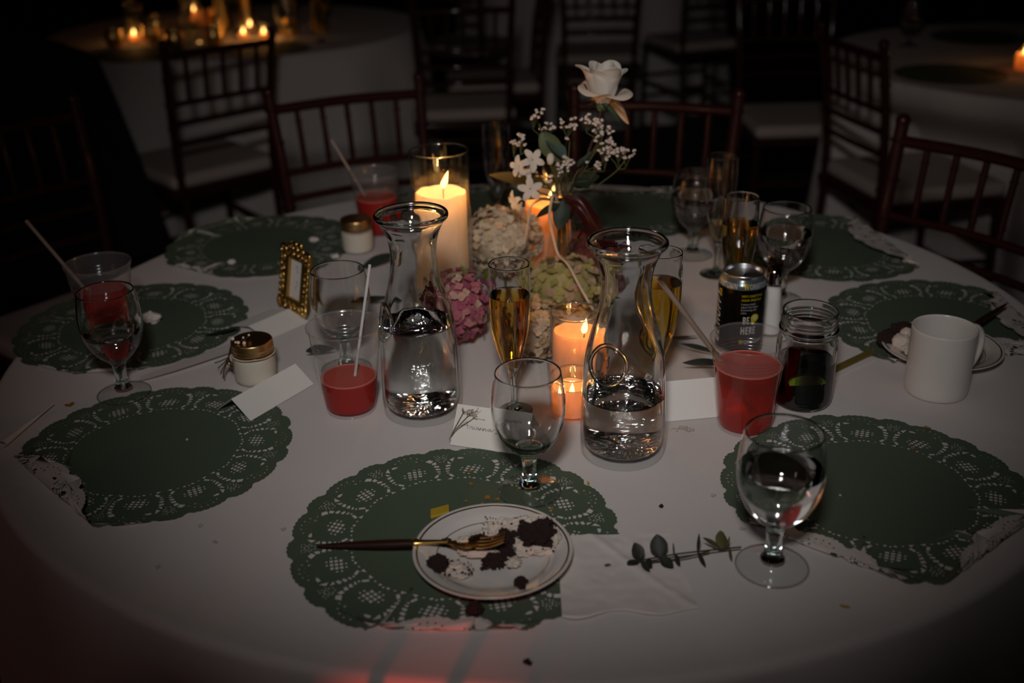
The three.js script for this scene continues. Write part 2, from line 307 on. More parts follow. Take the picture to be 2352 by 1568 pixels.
// ---------------------------------------------------------------- paper doilies
const DR = 0.172;
function doilySector() {
  const toXY = (th, r) => V2(r * Math.sin(th), r * Math.cos(th));
  const edge = (d) => {                               // d in degrees from the medallion's middle
    const a = Math.abs(d), big = a < 9.2 ? 0.0102 * Math.sqrt(Math.max(0, 1 - Math.pow(a / 9.4, 2.4))) : 0, small = a > 8.4 ? 0.0112 * Math.sqrt(Math.max(0, 1 - Math.pow((15 - a) / 6.6, 2.6))) : 0;
    return 0.1618 + Math.max(big, small) + 0.0013 * Math.abs(Math.sin(d * Math.PI / 2.5));
  };
  const R0 = 0.098, s = new THREE.Shape(), D = Math.PI / 180;
  const out = []; for (let d = -15; d <= 15.001; d += 0.5) out.push(toXY(d * D, edge(d)));
  const inn = []; for (let d = 15; d >= -15.001; d -= 3) inn.push(toXY(d * D, R0));
  s.setFromPoints([...out, ...inn]);
  const hole = (pts) => s.holes.push(new THREE.Path().setFromPoints(pts));
  const quad = (cx, cy, w, h, rot, skew = 0, taper = 1, k = 1.3) => { w *= k; h *= k; const c = Math.cos(rot), n = Math.sin(rot); hole([[-w, -h], [w, -h * taper], [w + skew, h * taper], [-w + skew, h]].map(([x, y]) => V2(cx + x * c - y * n, cy + x * n + y * c))); };
  const dot = (cx, cy, r, n = 7) => hole([...Array(n)].map((_, k) => V2(cx + r * Math.cos(k / n * 6.2832), cy + r * Math.sin(k / n * 6.2832))));
  const cy = 0.1275;
  // lattice in the medallion
  for (let i = -2; i <= 2; i++) for (let j = -2; j <= 2; j++) {
    const x = i * 0.0058 + j * 0.0011, y = j * 0.0047 - i * 0.0012; if (Math.hypot(x / 0.0125, y / 0.0098) > 1.06) continue;
    const small = Math.hypot(x / 0.0125, y / 0.0098) > 0.86 ? 0.62 : 1;
    quad(x, cy + y, 0.0020 * small, 0.00165 * small, -0.2, 0, 1, 1);
  }
  // windows round the medallion
  for (const sgn of [-1, 1]) {
    quad(sgn * 0.0245, 0.1475, 0.0033, 0.0024, sgn * -0.9);
    quad(sgn * 0.0168, 0.1515, 0.0027, 0.0017, sgn * -0.25);
    quad(sgn * 0.0282, 0.1405, 0.0019, 0.0023, sgn * -0.2);
    quad(sgn * 0.0100, 0.1528, 0.0012, 0.0011, 0);
    quad(sgn * 0.0286, 0.1330, 0.0022, 0.0017, sgn * -0.5, 0, 0.75);
    quad(sgn * 0.0280, 0.1268, 0.0021, 0.0015, sgn * -0.5, 0, 0.7);
    quad(sgn * 0.0272, 0.1214, 0.0017, 0.0011, sgn * -0.5, 0, 0.6);
    quad(sgn * 0.0262, 0.1172, 0.0011, 0.0008, sgn * -0.5);
    quad(sgn * 0.0215, 0.1128, 0.0027, 0.0013, sgn * 0.75);
    hole([V2(sgn * 0.0185, 0.1045), V2(sgn * 0.0250, 0.1035), V2(sgn * 0.0208, 0.1085)]);
    hole([V2(sgn * 0.0110, 0.1075), V2(sgn * 0.0150, 0.1068), V2(sgn * 0.0128, 0.1092)]);
    quad(sgn * 0.0052, 0.1092, 0.0013, 0.0010, sgn * 0.3);
    // fine dots of the flower between two medallions
    const a = 15 * D, fx = 0.1490 * Math.sin(a) * sgn, fy = 0.1490 * Math.cos(a), px = -Math.cos(a) * sgn, py = Math.sin(a);
    for (const [w, h, r] of [[0.0022, -0.0040, 0.0009], [0.0040, -0.0006, 0.0010], [0.0018, 0.0022, 0.0008], [0.0038, 0.0042, 0.0010], [0.0016, 0.0066, 0.0010], [0.0062, 0.0018, 0.0009], [0.0062, 0.0064, 0.0008], [0.0034, 0.0098, 0.0010], [0.0074, 0.0096, 0.0008]]) dot(fx + px * w + Math.sin(a) * sgn * h, fy + py * w + Math.cos(a) * h, r * 1.2, 5);
  }
  quad(0, 0.1105, 0.0009, 0.0008, 0.78);
  // dots along the big lobe
  for (let k = -3; k <= 3; k++) dot(0.0188 * Math.sin(k * 0.40), 0.1465 + 0.0188 * Math.cos(k * 0.40), 0.00115, 6);
  for (let k = -2; k <= 2; k++) dot(0.0112 * Math.sin(k * 0.62), 0.1490 + 0.0112 * Math.cos(k * 0.62), 0.0007, 5);
  return new THREE.ShapeGeometry(s, 1);
}
const sectorGeo = doilySector();
function doilyFlat() {                                // x, z of one whole doily with outline edges
  const P = [], I = [], sp = sectorGeo.attributes.position, si = sectorGeo.index.array;
  for (let k = 0; k < 12; k++) {
    const a = k * Math.PI / 6, c = Math.cos(a), n = Math.sin(a), base = P.length / 2;
    for (let i = 0; i < sp.count; i++) { const x = sp.getX(i), y = sp.getY(i); P.push(x * c + y * n, -(-x * n + y * c)); }
    for (let i = 0; i < si.length; i++) I.push(si[i] + base);
  }
  const rings = [0.098, 0.085, 0.068, 0.05, 0.03, 0.012], nt = 120, b = P.length / 2;
  rings.forEach((r) => { for (let i = 0; i < nt; i++) { const a = i / nt * Math.PI * 2; P.push(r * Math.sin(a), -r * Math.cos(a)); } });
  for (let j = 0; j < rings.length - 1; j++) for (let i = 0; i < nt; i++) { const q = b + j * nt + i, w = b + j * nt + (i + 1) % nt; I.push(q, w, w + nt, q, w + nt, q + nt); }
  const ctr = P.length / 2; P.push(0, 0);
  for (let i = 0; i < nt; i++) I.push(b + (rings.length - 1) * nt + i, b + (rings.length - 1) * nt + (i + 1) % nt, ctr);
  return { P, I };
}
const flatDoily = doilyFlat();
// folds: lines beyond which the paper rolls up and over; given in table coordinates with the roll's radius
function doily(cx, cz, turn, folds, label, wav = 0, k = 1) {
  const t = thing('paper_doily', label, 'doily', [cx, T + 0.0006, cz], 0, 'green paper doilies at the places');
  const { P, I } = flatDoily, n = P.length / 2, c = Math.cos(turn), s = Math.sin(turn);
  const th = 0.0002, topP = new Float32Array(n * 3), botP = new Float32Array(n * 3);
  for (let i = 0; i < n; i++) {
    let x = k * (P[i * 2] * c + P[i * 2 + 1] * s), z = k * (-P[i * 2] * s + P[i * 2 + 1] * c);
    const rad = Math.hypot(x, z);
    let y = wav * Math.pow(Math.max(0, rad - 0.105) / 0.067, 2) * (0.5 + 0.5 * Math.sin(Math.atan2(x, z) * 3 + cx * 9)), N = [0, 1, 0];
    for (const f of folds) {
      const ax = f[0] - cx, az = f[1] - cz, bx = f[2] - cx, bz = f[3] - cz, R = f[4];
      let nx = -(bz - az), nzz = bx - ax; const L = Math.hypot(nx, nzz); nx /= L; nzz /= L;
      if (nx * ax + nzz * az > 0) { nx = -nx; nzz = -nzz; }            // towards the middle
      const d = -((x - ax) * nx + (z - az) * nzz);
      if (d <= 0 || N[1] !== 1) continue;
      const along = Math.min(1, d / (Math.PI * R)), ang = along * Math.PI * 0.97; let out = R * Math.sin(ang), up = R * (1 - Math.cos(ang));
      if (d > Math.PI * R) { out -= (d - Math.PI * R) * 0.995; up += (d - Math.PI * R) * 0.06; }
      x += nx * d - nx * out; z += nzz * d - nzz * out; y += up;
      N = [nx * Math.sin(ang), Math.cos(ang), nzz * Math.sin(ang)];
    }
    topP.set([x + N[0] * th, y + N[1] * th, z + N[2] * th], i * 3); botP.set([x - N[0] * th, y - N[1] * th, z - N[2] * th], i * 3);
  }
  const mk = (p, flip) => { const g = new THREE.BufferGeometry(); g.setAttribute('position', new THREE.BufferAttribute(p, 3)); const ix = flip ? I.slice() : I; if (flip) for (let i = 0; i < ix.length; i += 3) { const q = ix[i]; ix[i] = ix[i + 1]; ix[i + 1] = q; } g.setIndex(ix); g.computeVertexNormals(); return g; };
  const a = mk(topP, true), nr = a.attributes.normal; let up = 0; for (let i = 0; i < nr.count; i += 97) up += nr.getY(i);
  part(t, 'green_face', up > 0 ? a : mk(topP, false), doilyGreen);
  part(t, 'pale_back', up > 0 ? mk(botP, false) : mk(botP, true), doilyBack, 'pale reverse side of the paper');
  return t;
}
const D = Math.PI / 180;
doily(-0.087, 0.532, -5.4 * D, [[-0.2, 0.684, 0.1, 0.687, 0.0022]], 'green paper doily under the cake plate at the near edge', 0.001);
doily(-0.463, 0.352, 9 * D, [[-0.630, 0.359, -0.468, 0.518, 0.0065], [-0.470, 0.5175, -0.389, 0.501, 0.0025]], 'bare green paper doily at the near left, two edges folded over', 0.0015, 0.955);
doily(-0.616, -0.025, 4 * D, [[-0.75, 0.098, -0.627, 0.150, 0.002], [-0.627, 0.142, -0.46, 0.125, 0.002]], 'green paper doily under the far left goblet and red drink', 0.002);
doily(-0.500, -0.386, 17 * D, [[-0.72, -0.36, -0.52, -0.60, 0.004], [-0.66, -0.30, -0.56, -0.236, 0.004]], 'crumpled green paper doily behind the small gold frame', 0.004);
doily(-0.140, -0.590, 12 * D, [[-0.4, -0.722, 0.1, -0.728, 0.003]], 'green paper doily at the back, behind the tall candle', 0.003);
doily(0.195, -0.560, 3 * D, [[0.0, -0.690, 0.4, -0.690, 0.003]], 'green paper doily at the back, right of the rose', 0.004);
doily(0.520, -0.335, 21 * D, [[0.608, -0.479, 0.640, -0.225, 0.004]], 'green paper doily behind the full water goblet, pale edge turned over', 0.003);
doily(0.603, 0.010, 8 * D, [[0.50, 0.140, 0.72, 0.115, 0.002], [0.728, -0.1, 0.724, 0.15, 0.002]], 'green paper doily behind the white mug', 0.002);
doily(0.375, 0.456, -9 * D, [[0.254, 0.545, 0.354, 0.622, 0.0018], [0.39, 0.622, 0.51, 0.522, 0.0055]], 'bare green paper doily at the near right, beside the water goblet', 0.0015, 0.98);

// ---------------------------------------------------------------- glasses
const gobOut = [[0, 0.0], [0.030, 0.0], [0.0345, 0.0006], [0.0350, 0.0016], [0.0335, 0.0028], [0.024, 0.0052], [0.0145, 0.0085], [0.0100, 0.0135], [0.0082, 0.020], [0.0078, 0.030], [0.0082, 0.039], [0.0098, 0.0455], [0.0145, 0.0515], [0.0225, 0.0590], [0.0310, 0.0705], [0.0365, 0.0835], [0.0396, 0.0965], [0.0404, 0.1065], [0.0398, 0.1190], [0.0380, 0.1340], [0.0356, 0.1475]];
const gobRim = [[0.0353, 0.1486], [0.0345, 0.1487]];
const gobIn = [[0.0341, 0.1476], [0.0366, 0.1340], [0.0384, 0.1190], [0.0390, 0.1065], [0.0382, 0.0965], [0.0352, 0.0845], [0.0298, 0.0725], [0.0212, 0.0628], [0.0120, 0.0575], [0.0, 0.0560]];
const gobAll = smooth(gobOut.slice(1), 220), cutAt = (a, b) => gobAll.filter((p) => p.y >= a && p.y <= b);
const footGeo = lathe([V2(0, 0.0002), ...cutAt(-1, 0.0105), V2(0.005, 0.0106), V2(0, 0.0106)], 96);
const footRimGeo = new THREE.TorusGeometry(0.0343, 0.0010, 10, 96).rotateX(Math.PI / 2).translate(0, 0.0011, 0);
const stemGeo = lathe([V2(0, 0.0108), ...cutAt(0.0107, 0.0530), V2(0, 0.0532)], 64);
const bowlGeo = lathe([V2(0, 0.0534), ...cutAt(0.0533, 1), ...gobRim.map((p) => V2(...p)), ...smooth(gobIn, 60)], 96);
function gobletGlass(t) { part(t, 'bowl', bowlGeo, glass); part(t, 'stem', stemGeo, glass); part(t, 'foot', footGeo, thinGlass); part(t, 'foot_rim', footRimGeo, glass); }
function inside(inner, level, grow) {                 // liquid body that fills an inner wall up to a level, reaching a hair into the glass
  const pts = smooth(inner, 160).filter((p) => p.y <= level).sort((a, b) => a.y - b.y), top = pts[pts.length - 1];
  const body = pts.map((p) => V2(p.x > 0.0005 ? p.x + grow : 0, p.y - (p.x < 0.012 ? grow : 0)));
  body[0].x = 0;
  for (let k = body.length - 1; k > 0; k--) { const m = Math.floor(body[k].distanceTo(body[k - 1]) / 0.0009); for (let q = m; q > 0; q--) body.splice(k, 0, body[k - 1].clone().lerp(body[k], q / (m + 1))); }
  const R = top.x + grow;
  return lathe([...body, V2(R, level), V2(R - 0.0008, level - 0.0004), V2(R - 0.003, level - 0.0010), V2(R * 0.5, level - 0.0011), V2(0, level - 0.0011)], 96);
}
const gobGroup = 'footed goblets on the near table';
const goblet0 = thing('goblet', 'empty clear goblet standing on the doily by the cake plate', 'goblet', [-0.008, T + 0.0012, 0.454], 0, gobGroup);
gobletGlass(goblet0);
const goblet1 = thing('goblet', 'water goblet at the near right with a red glint in it', 'goblet', [0.232, T + 0.0002, 0.593], 0, gobGroup);
gobletGlass(goblet1); part(goblet1, 'water', inside(gobIn, 0.111, 0.0003), water);
goblet1.scale.setScalar(1.03);
const goblet2 = thing('goblet', 'half-full water goblet at the left, before a red drink', 'goblet', [-0.551, T + 0.0002, 0.203], 0.3, gobGroup);
gobletGlass(goblet2); part(goblet2, 'water', inside(gobIn, 0.090, 0.0003), water);
copyOf(goblet0, [-0.262, T + 0.0002, 0.138], 0, 'empty goblet between the gold frame and the left carafe', gobGroup);
const goblet3 = copyOf(goblet1, [0.277, T + 0.0002, -0.300], 0, 'dim water goblet at the back, left of the tall flutes', gobGroup);
goblet3.scale.setScalar(1.0);
const goblet4 = copyOf(goblet1, [0.384, T + 0.0002, -0.090], 0, 'full water goblet behind the salt shaker and the can', gobGroup);
goblet4.scale.setScalar(1.02);

const flOut = [[0, 0], [0.024, 0.0], [0.0262, 0.0006], [0.0265, 0.0015], [0.024, 0.0028], [0.014, 0.0052], [0.0065, 0.0095], [0.0044, 0.018], [0.0040, 0.032], [0.0042, 0.046], [0.0058, 0.056], [0.0092, 0.066], [0.0150, 0.082], [0.0200, 0.101], [0.0235, 0.122], [0.0252, 0.143], [0.0256, 0.165], [0.0253, 0.185], [0.0247, 0.2015]];
const flIn = [[0.0235, 0.2015], [0.0241, 0.185], [0.0244, 0.165], [0.0240, 0.143], [0.0223, 0.122], [0.0188, 0.101], [0.0138, 0.083], [0.0078, 0.068], [0.0030, 0.062], [0, 0.061]];
const fluteGeo = lathe([V2(0, 0), ...smooth(flOut.slice(1), 76), V2(0.0245, 0.2024), V2(0.0238, 0.2024), ...smooth(flIn, 50)], 80);
const flGroup = 'champagne flutes on the near table';
const flute0 = thing('champagne_flute', 'champagne flute with golden wine in the middle of the table', 'flute', [-0.030, T + 0.0002, 0.268], 0, flGroup);
part(flute0, 'glass', fluteGeo, glass);
part(flute0, 'wine', inside(flIn, 0.163, 0.0003), sparkling);
copyOf(flute0, [0.157, T + 0.0002, 0.235], 0, 'champagne flute with golden wine behind the right carafe', flGroup);
copyOf(flute0, [0.294, T + 0.0002, 0.012], 0, 'champagne flute with golden wine right behind the black can', flGroup);
const flute3 = thing('champagne_flute', 'nearly drained flute at the back, tallest of the right-hand glasses', 'flute', [0.303, T + 0.0002, -0.205], 0, flGroup);
part(flute3, 'glass', fluteGeo, glass); part(flute3, 'wine', inside(flIn, 0.092, 0.0003), sparkling);
const flute4 = thing('champagne_flute', 'empty dark flute at the back, right of the tall candle', 'flute', [-0.066, T + 0.0012, -0.455], 0, flGroup);
part(flute4, 'glass', fluteGeo, glass);

// ---------------------------------------------------------------- carafes
const font = await new FontLoader().loadAsync('fonts/droid/droid_sans_bold.typeface.json');
const carOut = [[0.0450, 0.0], [0.0482, 0.0022], [0.0496, 0.0090], [0.0500, 0.0200], [0.0497, 0.0500], [0.0482, 0.0850], [0.0465, 0.1120], [0.0442, 0.1320], [0.0400, 0.1510], [0.0345, 0.1700], [0.0302, 0.1880], [0.0280, 0.2030], [0.0277, 0.2130], [0.0290, 0.2270], [0.0325, 0.2400], [0.0375, 0.2510], [0.0408, 0.2562]];
const carRim = [[0.0412, 0.2570], [0.0418, 0.2576], [0.0432, 0.2578], [0.0443, 0.2590], [0.0447, 0.2610], [0.0443, 0.2632], [0.0431, 0.2646], [0.0418, 0.2648], [0.0408, 0.2640], [0.0402, 0.2625], [0.0396, 0.2600]];
const carIn = [[0.0384, 0.2562], [0.0345, 0.2485], [0.0296, 0.2385], [0.0262, 0.2265], [0.0249, 0.2130], [0.0252, 0.2030], [0.0273, 0.1885], [0.0315, 0.1708], [0.0370, 0.1515], [0.0411, 0.1325], [0.0434, 0.1120], [0.0450, 0.0850], [0.0464, 0.0500], [0.0466, 0.0250], [0.0448, 0.0150], [0.0380, 0.0112], [0.0200, 0.0125], [0.0, 0.0135]];
// the part of a turned surface between two heights (whole rows of faces)
function cutLathe(g, a, b) {
  const p = g.attributes.position, ix = g.index.array, out = [];
  for (let i = 0; i < ix.length; i += 3) { const y = (p.getY(ix[i]) + p.getY(ix[i + 1]) + p.getY(ix[i + 2])) / 3; if (y >= a && y < b) out.push(ix[i], ix[i + 1], ix[i + 2]); }
  const q = g.clone(); q.setIndex(out); const r = q.toNonIndexed(); const m = mergeVertices(r, 1e-7); return m;
}
function carafe(pos, level, label, turn) {
  const t = thing('carafe', label, 'carafe', pos, turn, 'glass water carafes');
  const g = lathe([V2(0, 0.0030), V2(0.028, 0.0026), V2(0.040, 0.0010), ...smooth(carOut, 120), ...carRim.map((p) => V2(...p)), ...smooth(carIn, 120)], 128);
  const p = g.attributes.position, r = V3();
  for (let i = 0; i < p.count; i++) {                 // pressed glass is never quite even: rippled floor, slightly wavy wall
    r.fromBufferAttribute(p, i); const rad = Math.hypot(r.x, r.z);
    if (r.y < 0.0165 && r.y > 0.004 && rad < 0.0435) p.setY(i, r.y + 0.0010 * nz(r.x * 230, r.z * 230, pos[0] * 10) + 0.0006 * nz(r.x * 520, r.z * 520, 3));
    else if (rad > 0.001) { const inner = i % (p.count / 129 | 0) > 135 ? 1 : 0, k = 1 + 0.0045 * nz(r.x * 40, r.y * 22, r.z * 40 + pos[0] * 9) + inner * 0.016 * nz(r.x * 75, r.y * 30 + 5, r.z * 75); p.setX(i, r.x * k); p.setZ(i, r.z * k); }
  }
  g.computeVertexNormals();
  part(t, 'body', cutLathe(g, -1, level), thinGlass);
  part(t, 'neck', cutLathe(g, level, 1), glass);
  const wg = inside(carIn, level, -0.0002), wp = wg.attributes.position;
  for (let i = 0; i < wp.count; i++) { r.fromBufferAttribute(wp, i); if (r.y < 0.0215) { const f = 1 - THREE.MathUtils.smoothstep(r.y, 0.016, 0.0215); wp.setY(i, r.y + f * (0.0016 * nz(r.x * 190, r.z * 190, pos[0] * 10) + 0.0010 * nz(r.x * 430, r.z * 430, 3))); } }
  wg.computeVertexNormals();
  part(t, 'water', wg, water);
  // the oval seal pressed on the shoulder, with its measure
  const wall = (y) => { const c = carOut; for (let k = 0; k < c.length - 1; k++) if (y >= c[k][1] && y <= c[k + 1][1]) return c[k][0] + (c[k + 1][0] - c[k][0]) * (y - c[k][1]) / (c[k + 1][1] - c[k][1]); return 0.05; };
  const onWall = (x, y, lift) => { const rad = wall(y) + lift, a = x / 0.044; return V3(rad * Math.sin(a), y, rad * Math.cos(a)); };
  const seal = [];
  for (let k = 0; k < 40; k++) { const a = k / 40 * Math.PI * 2, w = 0.0215 * (1 + 0.06 * Math.sin(2 * a + 0.6)); seal.push(onWall(w * Math.cos(a), 0.1310 + 0.0225 * Math.sin(a), 0.0008)); }
  part(t, 'seal', tube(seal, 0.0025, 120, 12, true), glass, 'oval glass seal ring');
  const letters = [];
  const put = (str, size, x0, y0, arc) => {
    let x = x0;
    for (const ch of str) {
      const q = new TextGeometry(ch, { font, size, depth: 0.0020, curveSegments: 4, bevelEnabled: false }); q.computeBoundingBox(); const w = q.boundingBox.max.x;
      const pp = q.attributes.position;
      for (let i = 0; i < pp.count; i++) { const o = onWall(x + pp.getX(i), y0 + pp.getY(i) + arc * Math.pow((x + pp.getX(i)) / 0.012, 2), pp.getZ(i) - 0.0002); pp.setXYZ(i, o.x, o.y, o.z); }
      q.computeVertexNormals(); letters.push(q); x += w + size * 0.16;
    }
  };
  put('1', 0.0125, -0.0040, 0.1290, 0);
  put('Litre', 0.0066, -0.0105, 0.1150, 0.002);
  part(t, 'lettering', merge(letters), glass, 'raised glass lettering');
  return t;
}
carafe([-0.145, T + 0.0002, 0.258], 0.123, 'tall glass carafe at the left of the two, two-fifths full of water', -1.15);
carafe([0.102, T + 0.0002, 0.366], 0.078, 'glass carafe at the right of the two, oval seal facing the camera', -0.56);

// ---------------------------------------------------------------- plastic cups, drinks and straws
const cupP = [[0.0300, 0.0012], [0.0306, 0.0005], [0.0316, 0.0022], [0.0350, 0.030], [0.0385, 0.060], [0.0412, 0.084]];
const cupTop = [];
for (let k = 0; k < 4; k++) { const y = 0.0845 + k * 0.0046, r = 0.0414 + k * 0.00055; cupTop.push([r, y], [r + 0.0009, y + 0.0011], [r + 0.0009, y + 0.0026], [r + 0.0003, y + 0.0038]); }
const cupRim = [[0.0440, 0.104], [0.0455, 0.1145], [0.0460, 0.1180], [0.0470, 0.1190], [0.0478, 0.1180], [0.0477, 0.1165], [0.0468, 0.1160]];
const cupGeo = lathe([V2(0, 0.0040), V2(0.022, 0.0038), V2(0.0285, 0.0028), ...smooth(cupP, 24), V2(...cupTop[0])], 96), collarGeo = lathe([...cupTop.map((p) => V2(...p)), ...cupRim.map((p) => V2(...p))], 96);
const cupClear = phys({ color: C(0.96, 0.96, 0.955), roughness: 0.05, transmission: 0.985, thickness: 0, ior: 1.40 });
const cupR = (y) => 0.0316 + (0.0412 - 0.0316) * Math.min(1, Math.max(0, (y - 0.0022) / 0.082));
function drink(level) { const p = [V2(0, 0.0046), V2(0.026, 0.0044), V2(0.0300, 0.0060)]; for (let k = 1; k <= 10; k++) { const y = 0.006 + (level - 0.006) * k / 10; p.push(V2(cupR(y) - 0.0006, y)); } const R = cupR(level); p.push(V2(R - 0.002, level - 0.0009), V2(R * 0.5, level - 0.001), V2(0, level - 0.001)); return lathe(p, 96); }
const cupGroup = 'clear plastic cups of red drink';
function cup(pos, level, mat, label, foam) {
  const t = thing('plastic_cup', label, 'cup', pos, 0, cupGroup);
  part(t, 'wall', cupGeo, cupClear); part(t, 'ribbed_collar', collarGeo, cupPlastic, 'hazy ribbed collar'); part(t, 'drink', drink(level), mat, 'red drink');
  if (foam) { const g = new THREE.TorusGeometry(cupR(level) - 0.0022, 0.0013, 8, 90).rotateX(Math.PI / 2).translate(0, level + 0.0001, 0); part(t, 'foam', g, pinkFoam, 'pale foam at the rim of the drink'); part(t, 'froth', lathe([V2(0, level + 0.0002), V2(cupR(level) * 0.5, level + 0.0004), V2(cupR(level) - 0.0030, level + 0.0001), V2(cupR(level) - 0.0030, level - 0.0005)], 60), frothM, 'pinkish frothy top of the drink'); }
  return t;
}
cup([-0.238, T + 0.0003, 0.252], 0.046, redCloudy, 'plastic cup of cloudy red drink beside the left carafe', true);
cup([0.256, T + 0.0003, 0.308], 0.083, redClear, 'plastic cup of clear red drink before the black can', true);
cup([-0.634, T + 0.0012, 0.020], 0.075, redCloudy, 'plastic cup of red drink at the far left, behind a goblet', false);
cup([-0.292, T + 0.0003, -0.445], 0.070, redCloudy, 'plastic cup of red drink at the back, left of the tall candle', true);
const strawGroup = 'drinking straws in the red drinks';
function straw(a, b, r, label, mat = strawTan) {
  const A = V3(...a), B = V3(...b), mid = A.clone().add(B).multiplyScalar(0.5), d = B.clone().sub(A), L = d.length();
  const g = lathe([V2(r, -L / 2), V2(r, L / 2), V2(r * 0.86, L / 2), V2(r * 0.86, -L / 2), V2(r, -L / 2)], 20);
  const m = solo('straw', g, mat, label, 'straw', [mid.x, T + mid.y, mid.z], 0, strawGroup);
  m.quaternion.setFromUnitVectors(V3(0, 1, 0), d.normalize());
}
straw([-0.236, 0.012, 0.262], [-0.207, 0.180, 0.205], 0.0019, 'thin clear straw standing in the drink beside the left carafe', strawPlastic);
straw([0.266, 0.030, 0.312], [0.150, 0.178, 0.262], 0.0033, 'clear straw leaning left out of the clear red drink');
straw([-0.612, 0.012, 0.030], [-0.744, 0.172, -0.02], 0.0028, 'clear straw leaning left out of the far left drink');
straw([-0.280, 0.012, -0.440], [-0.372, 0.170, -0.48], 0.0028, 'clear straw in the red drink at the back');

// ---------------------------------------------------------------- candles
function flameGeo(h, r, lean, leanZ = 0) { const g = lathe(smooth([[0, 0], [r * 0.7, h * 0.1], [r, h * 0.28], [r * 0.72, h * 0.58], [r * 0.28, h * 0.86], [0, h]], 24), 20); const p = g.attributes.position; for (let i = 0; i < p.count; i++) { const k = Math.pow(p.getY(i) / h, 1.2); p.setX(i, p.getX(i) + lean * k); p.setZ(i, p.getZ(i) + leanZ * k); } g.computeVertexNormals(); return g; }
function candleIn(pos, label, R, H, cr, ch, cmat, flameAt, fh, lean, power, dish, name = 'hurricane_candle', far) {
  const t = thing(name, label, 'candle', pos, 0);
  const w = 0.0022;
  part(t, 'glass_holder', lathe([V2(0, 0.0), V2(R - 0.001, 0.0), V2(R, 0.0015), V2(R, H - 0.0015), V2(R - w, H - 0.0015), V2(R - w, 0.005), V2(0, 0.005)], 96), thinGlass);
  part(t, 'rim', new THREE.TorusGeometry(R - w * 0.5, w * 0.58, 10, 96).rotateX(Math.PI / 2).translate(0, H - 0.0012, 0), glass);
  const top = []; for (let k = 0; k <= 8; k++) { const a = k / 8; top.push(V2(cr - 0.002 - (cr - 0.002) * a, ch - dish * Math.sin(Math.min(1, a * 2.2) * Math.PI / 2))); }
  const cg = lathe([V2(0, 0.0055), V2(cr - 0.001, 0.0055), V2(cr, 0.007), V2(cr, ch * 0.5), V2(cr, ch - 0.003), V2(cr - 0.0008, ch - 0.0008), ...top], 72);
  const cp = cg.attributes.position;
  for (let i = 0; i < cp.count; i++) { const x = cp.getX(i), y = cp.getY(i), z = cp.getZ(i); if (y > ch * 0.6) cp.setY(i, y + dish * 0.10 * nz(x * 45, pos[0] * 7, z * 45)); }
  cg.computeVertexNormals();
  part(t, 'wax', cg, cmat);
  const [fx, fy, fz] = flameAt;
  part(t, 'wick', tube([[fx, ch - dish - 0.001, fz], [fx + 0.0004, fy - 0.002, fz], [fx + 0.0015, fy + 0.004, fz]], 0.0008, 10, 6), wickM);
  part(t, 'flame', flameGeo(fh, fh * 0.19, lean).translate(fx, fy, fz), far ? flameFar : flameM);
  if (power) { const l = new THREE.PointLight(C(1.0, 0.43, 0.11), power * K); l.position.set(pos[0] + fx + lean * 0.3, pos[1] + fy + fh * 0.45, pos[2] + fz); l.shadow.radius = 0.22; l.castShadow = true; scene.add(l); }
  return t;
}
candleIn([-0.139, T + 0.0002, -0.085], 'tall ivory pillar candle burning in a clear glass cylinder', 0.0445, 0.250, 0.0385, 0.187, wax, [0.004, 0.1925, 0.004], 0.027, 0.009, 0.030, 0.030);
candleIn([0.024, T + 0.0002, -0.232], 'candle in a glass cylinder burning behind the flower stems', 0.0415, 0.177, 0.0375, 0.122, waxAmber, [0.004, 0.127, 0.010], 0.026, 0.007, 0.024, 0.011);
candleIn([0.053, T + 0.0002, 0.188], 'amber candle in a short glass cylinder left of the right carafe', 0.0335, 0.105, 0.0295, 0.078, waxAmber, [0.011, 0.0745, 0.004], 0.022, 0.003, 0.017, 0.011, 'votive_candle');
candleIn([0.046, T + 0.0002, 0.277], 'little tealight glowing in a small glass, lowest of the candles', 0.0240, 0.060, 0.0215, 0.043, waxAmber, [-0.001, 0.0275, 0.003], 0.020, 0.001, 0.010, 0.017, 'tealight');
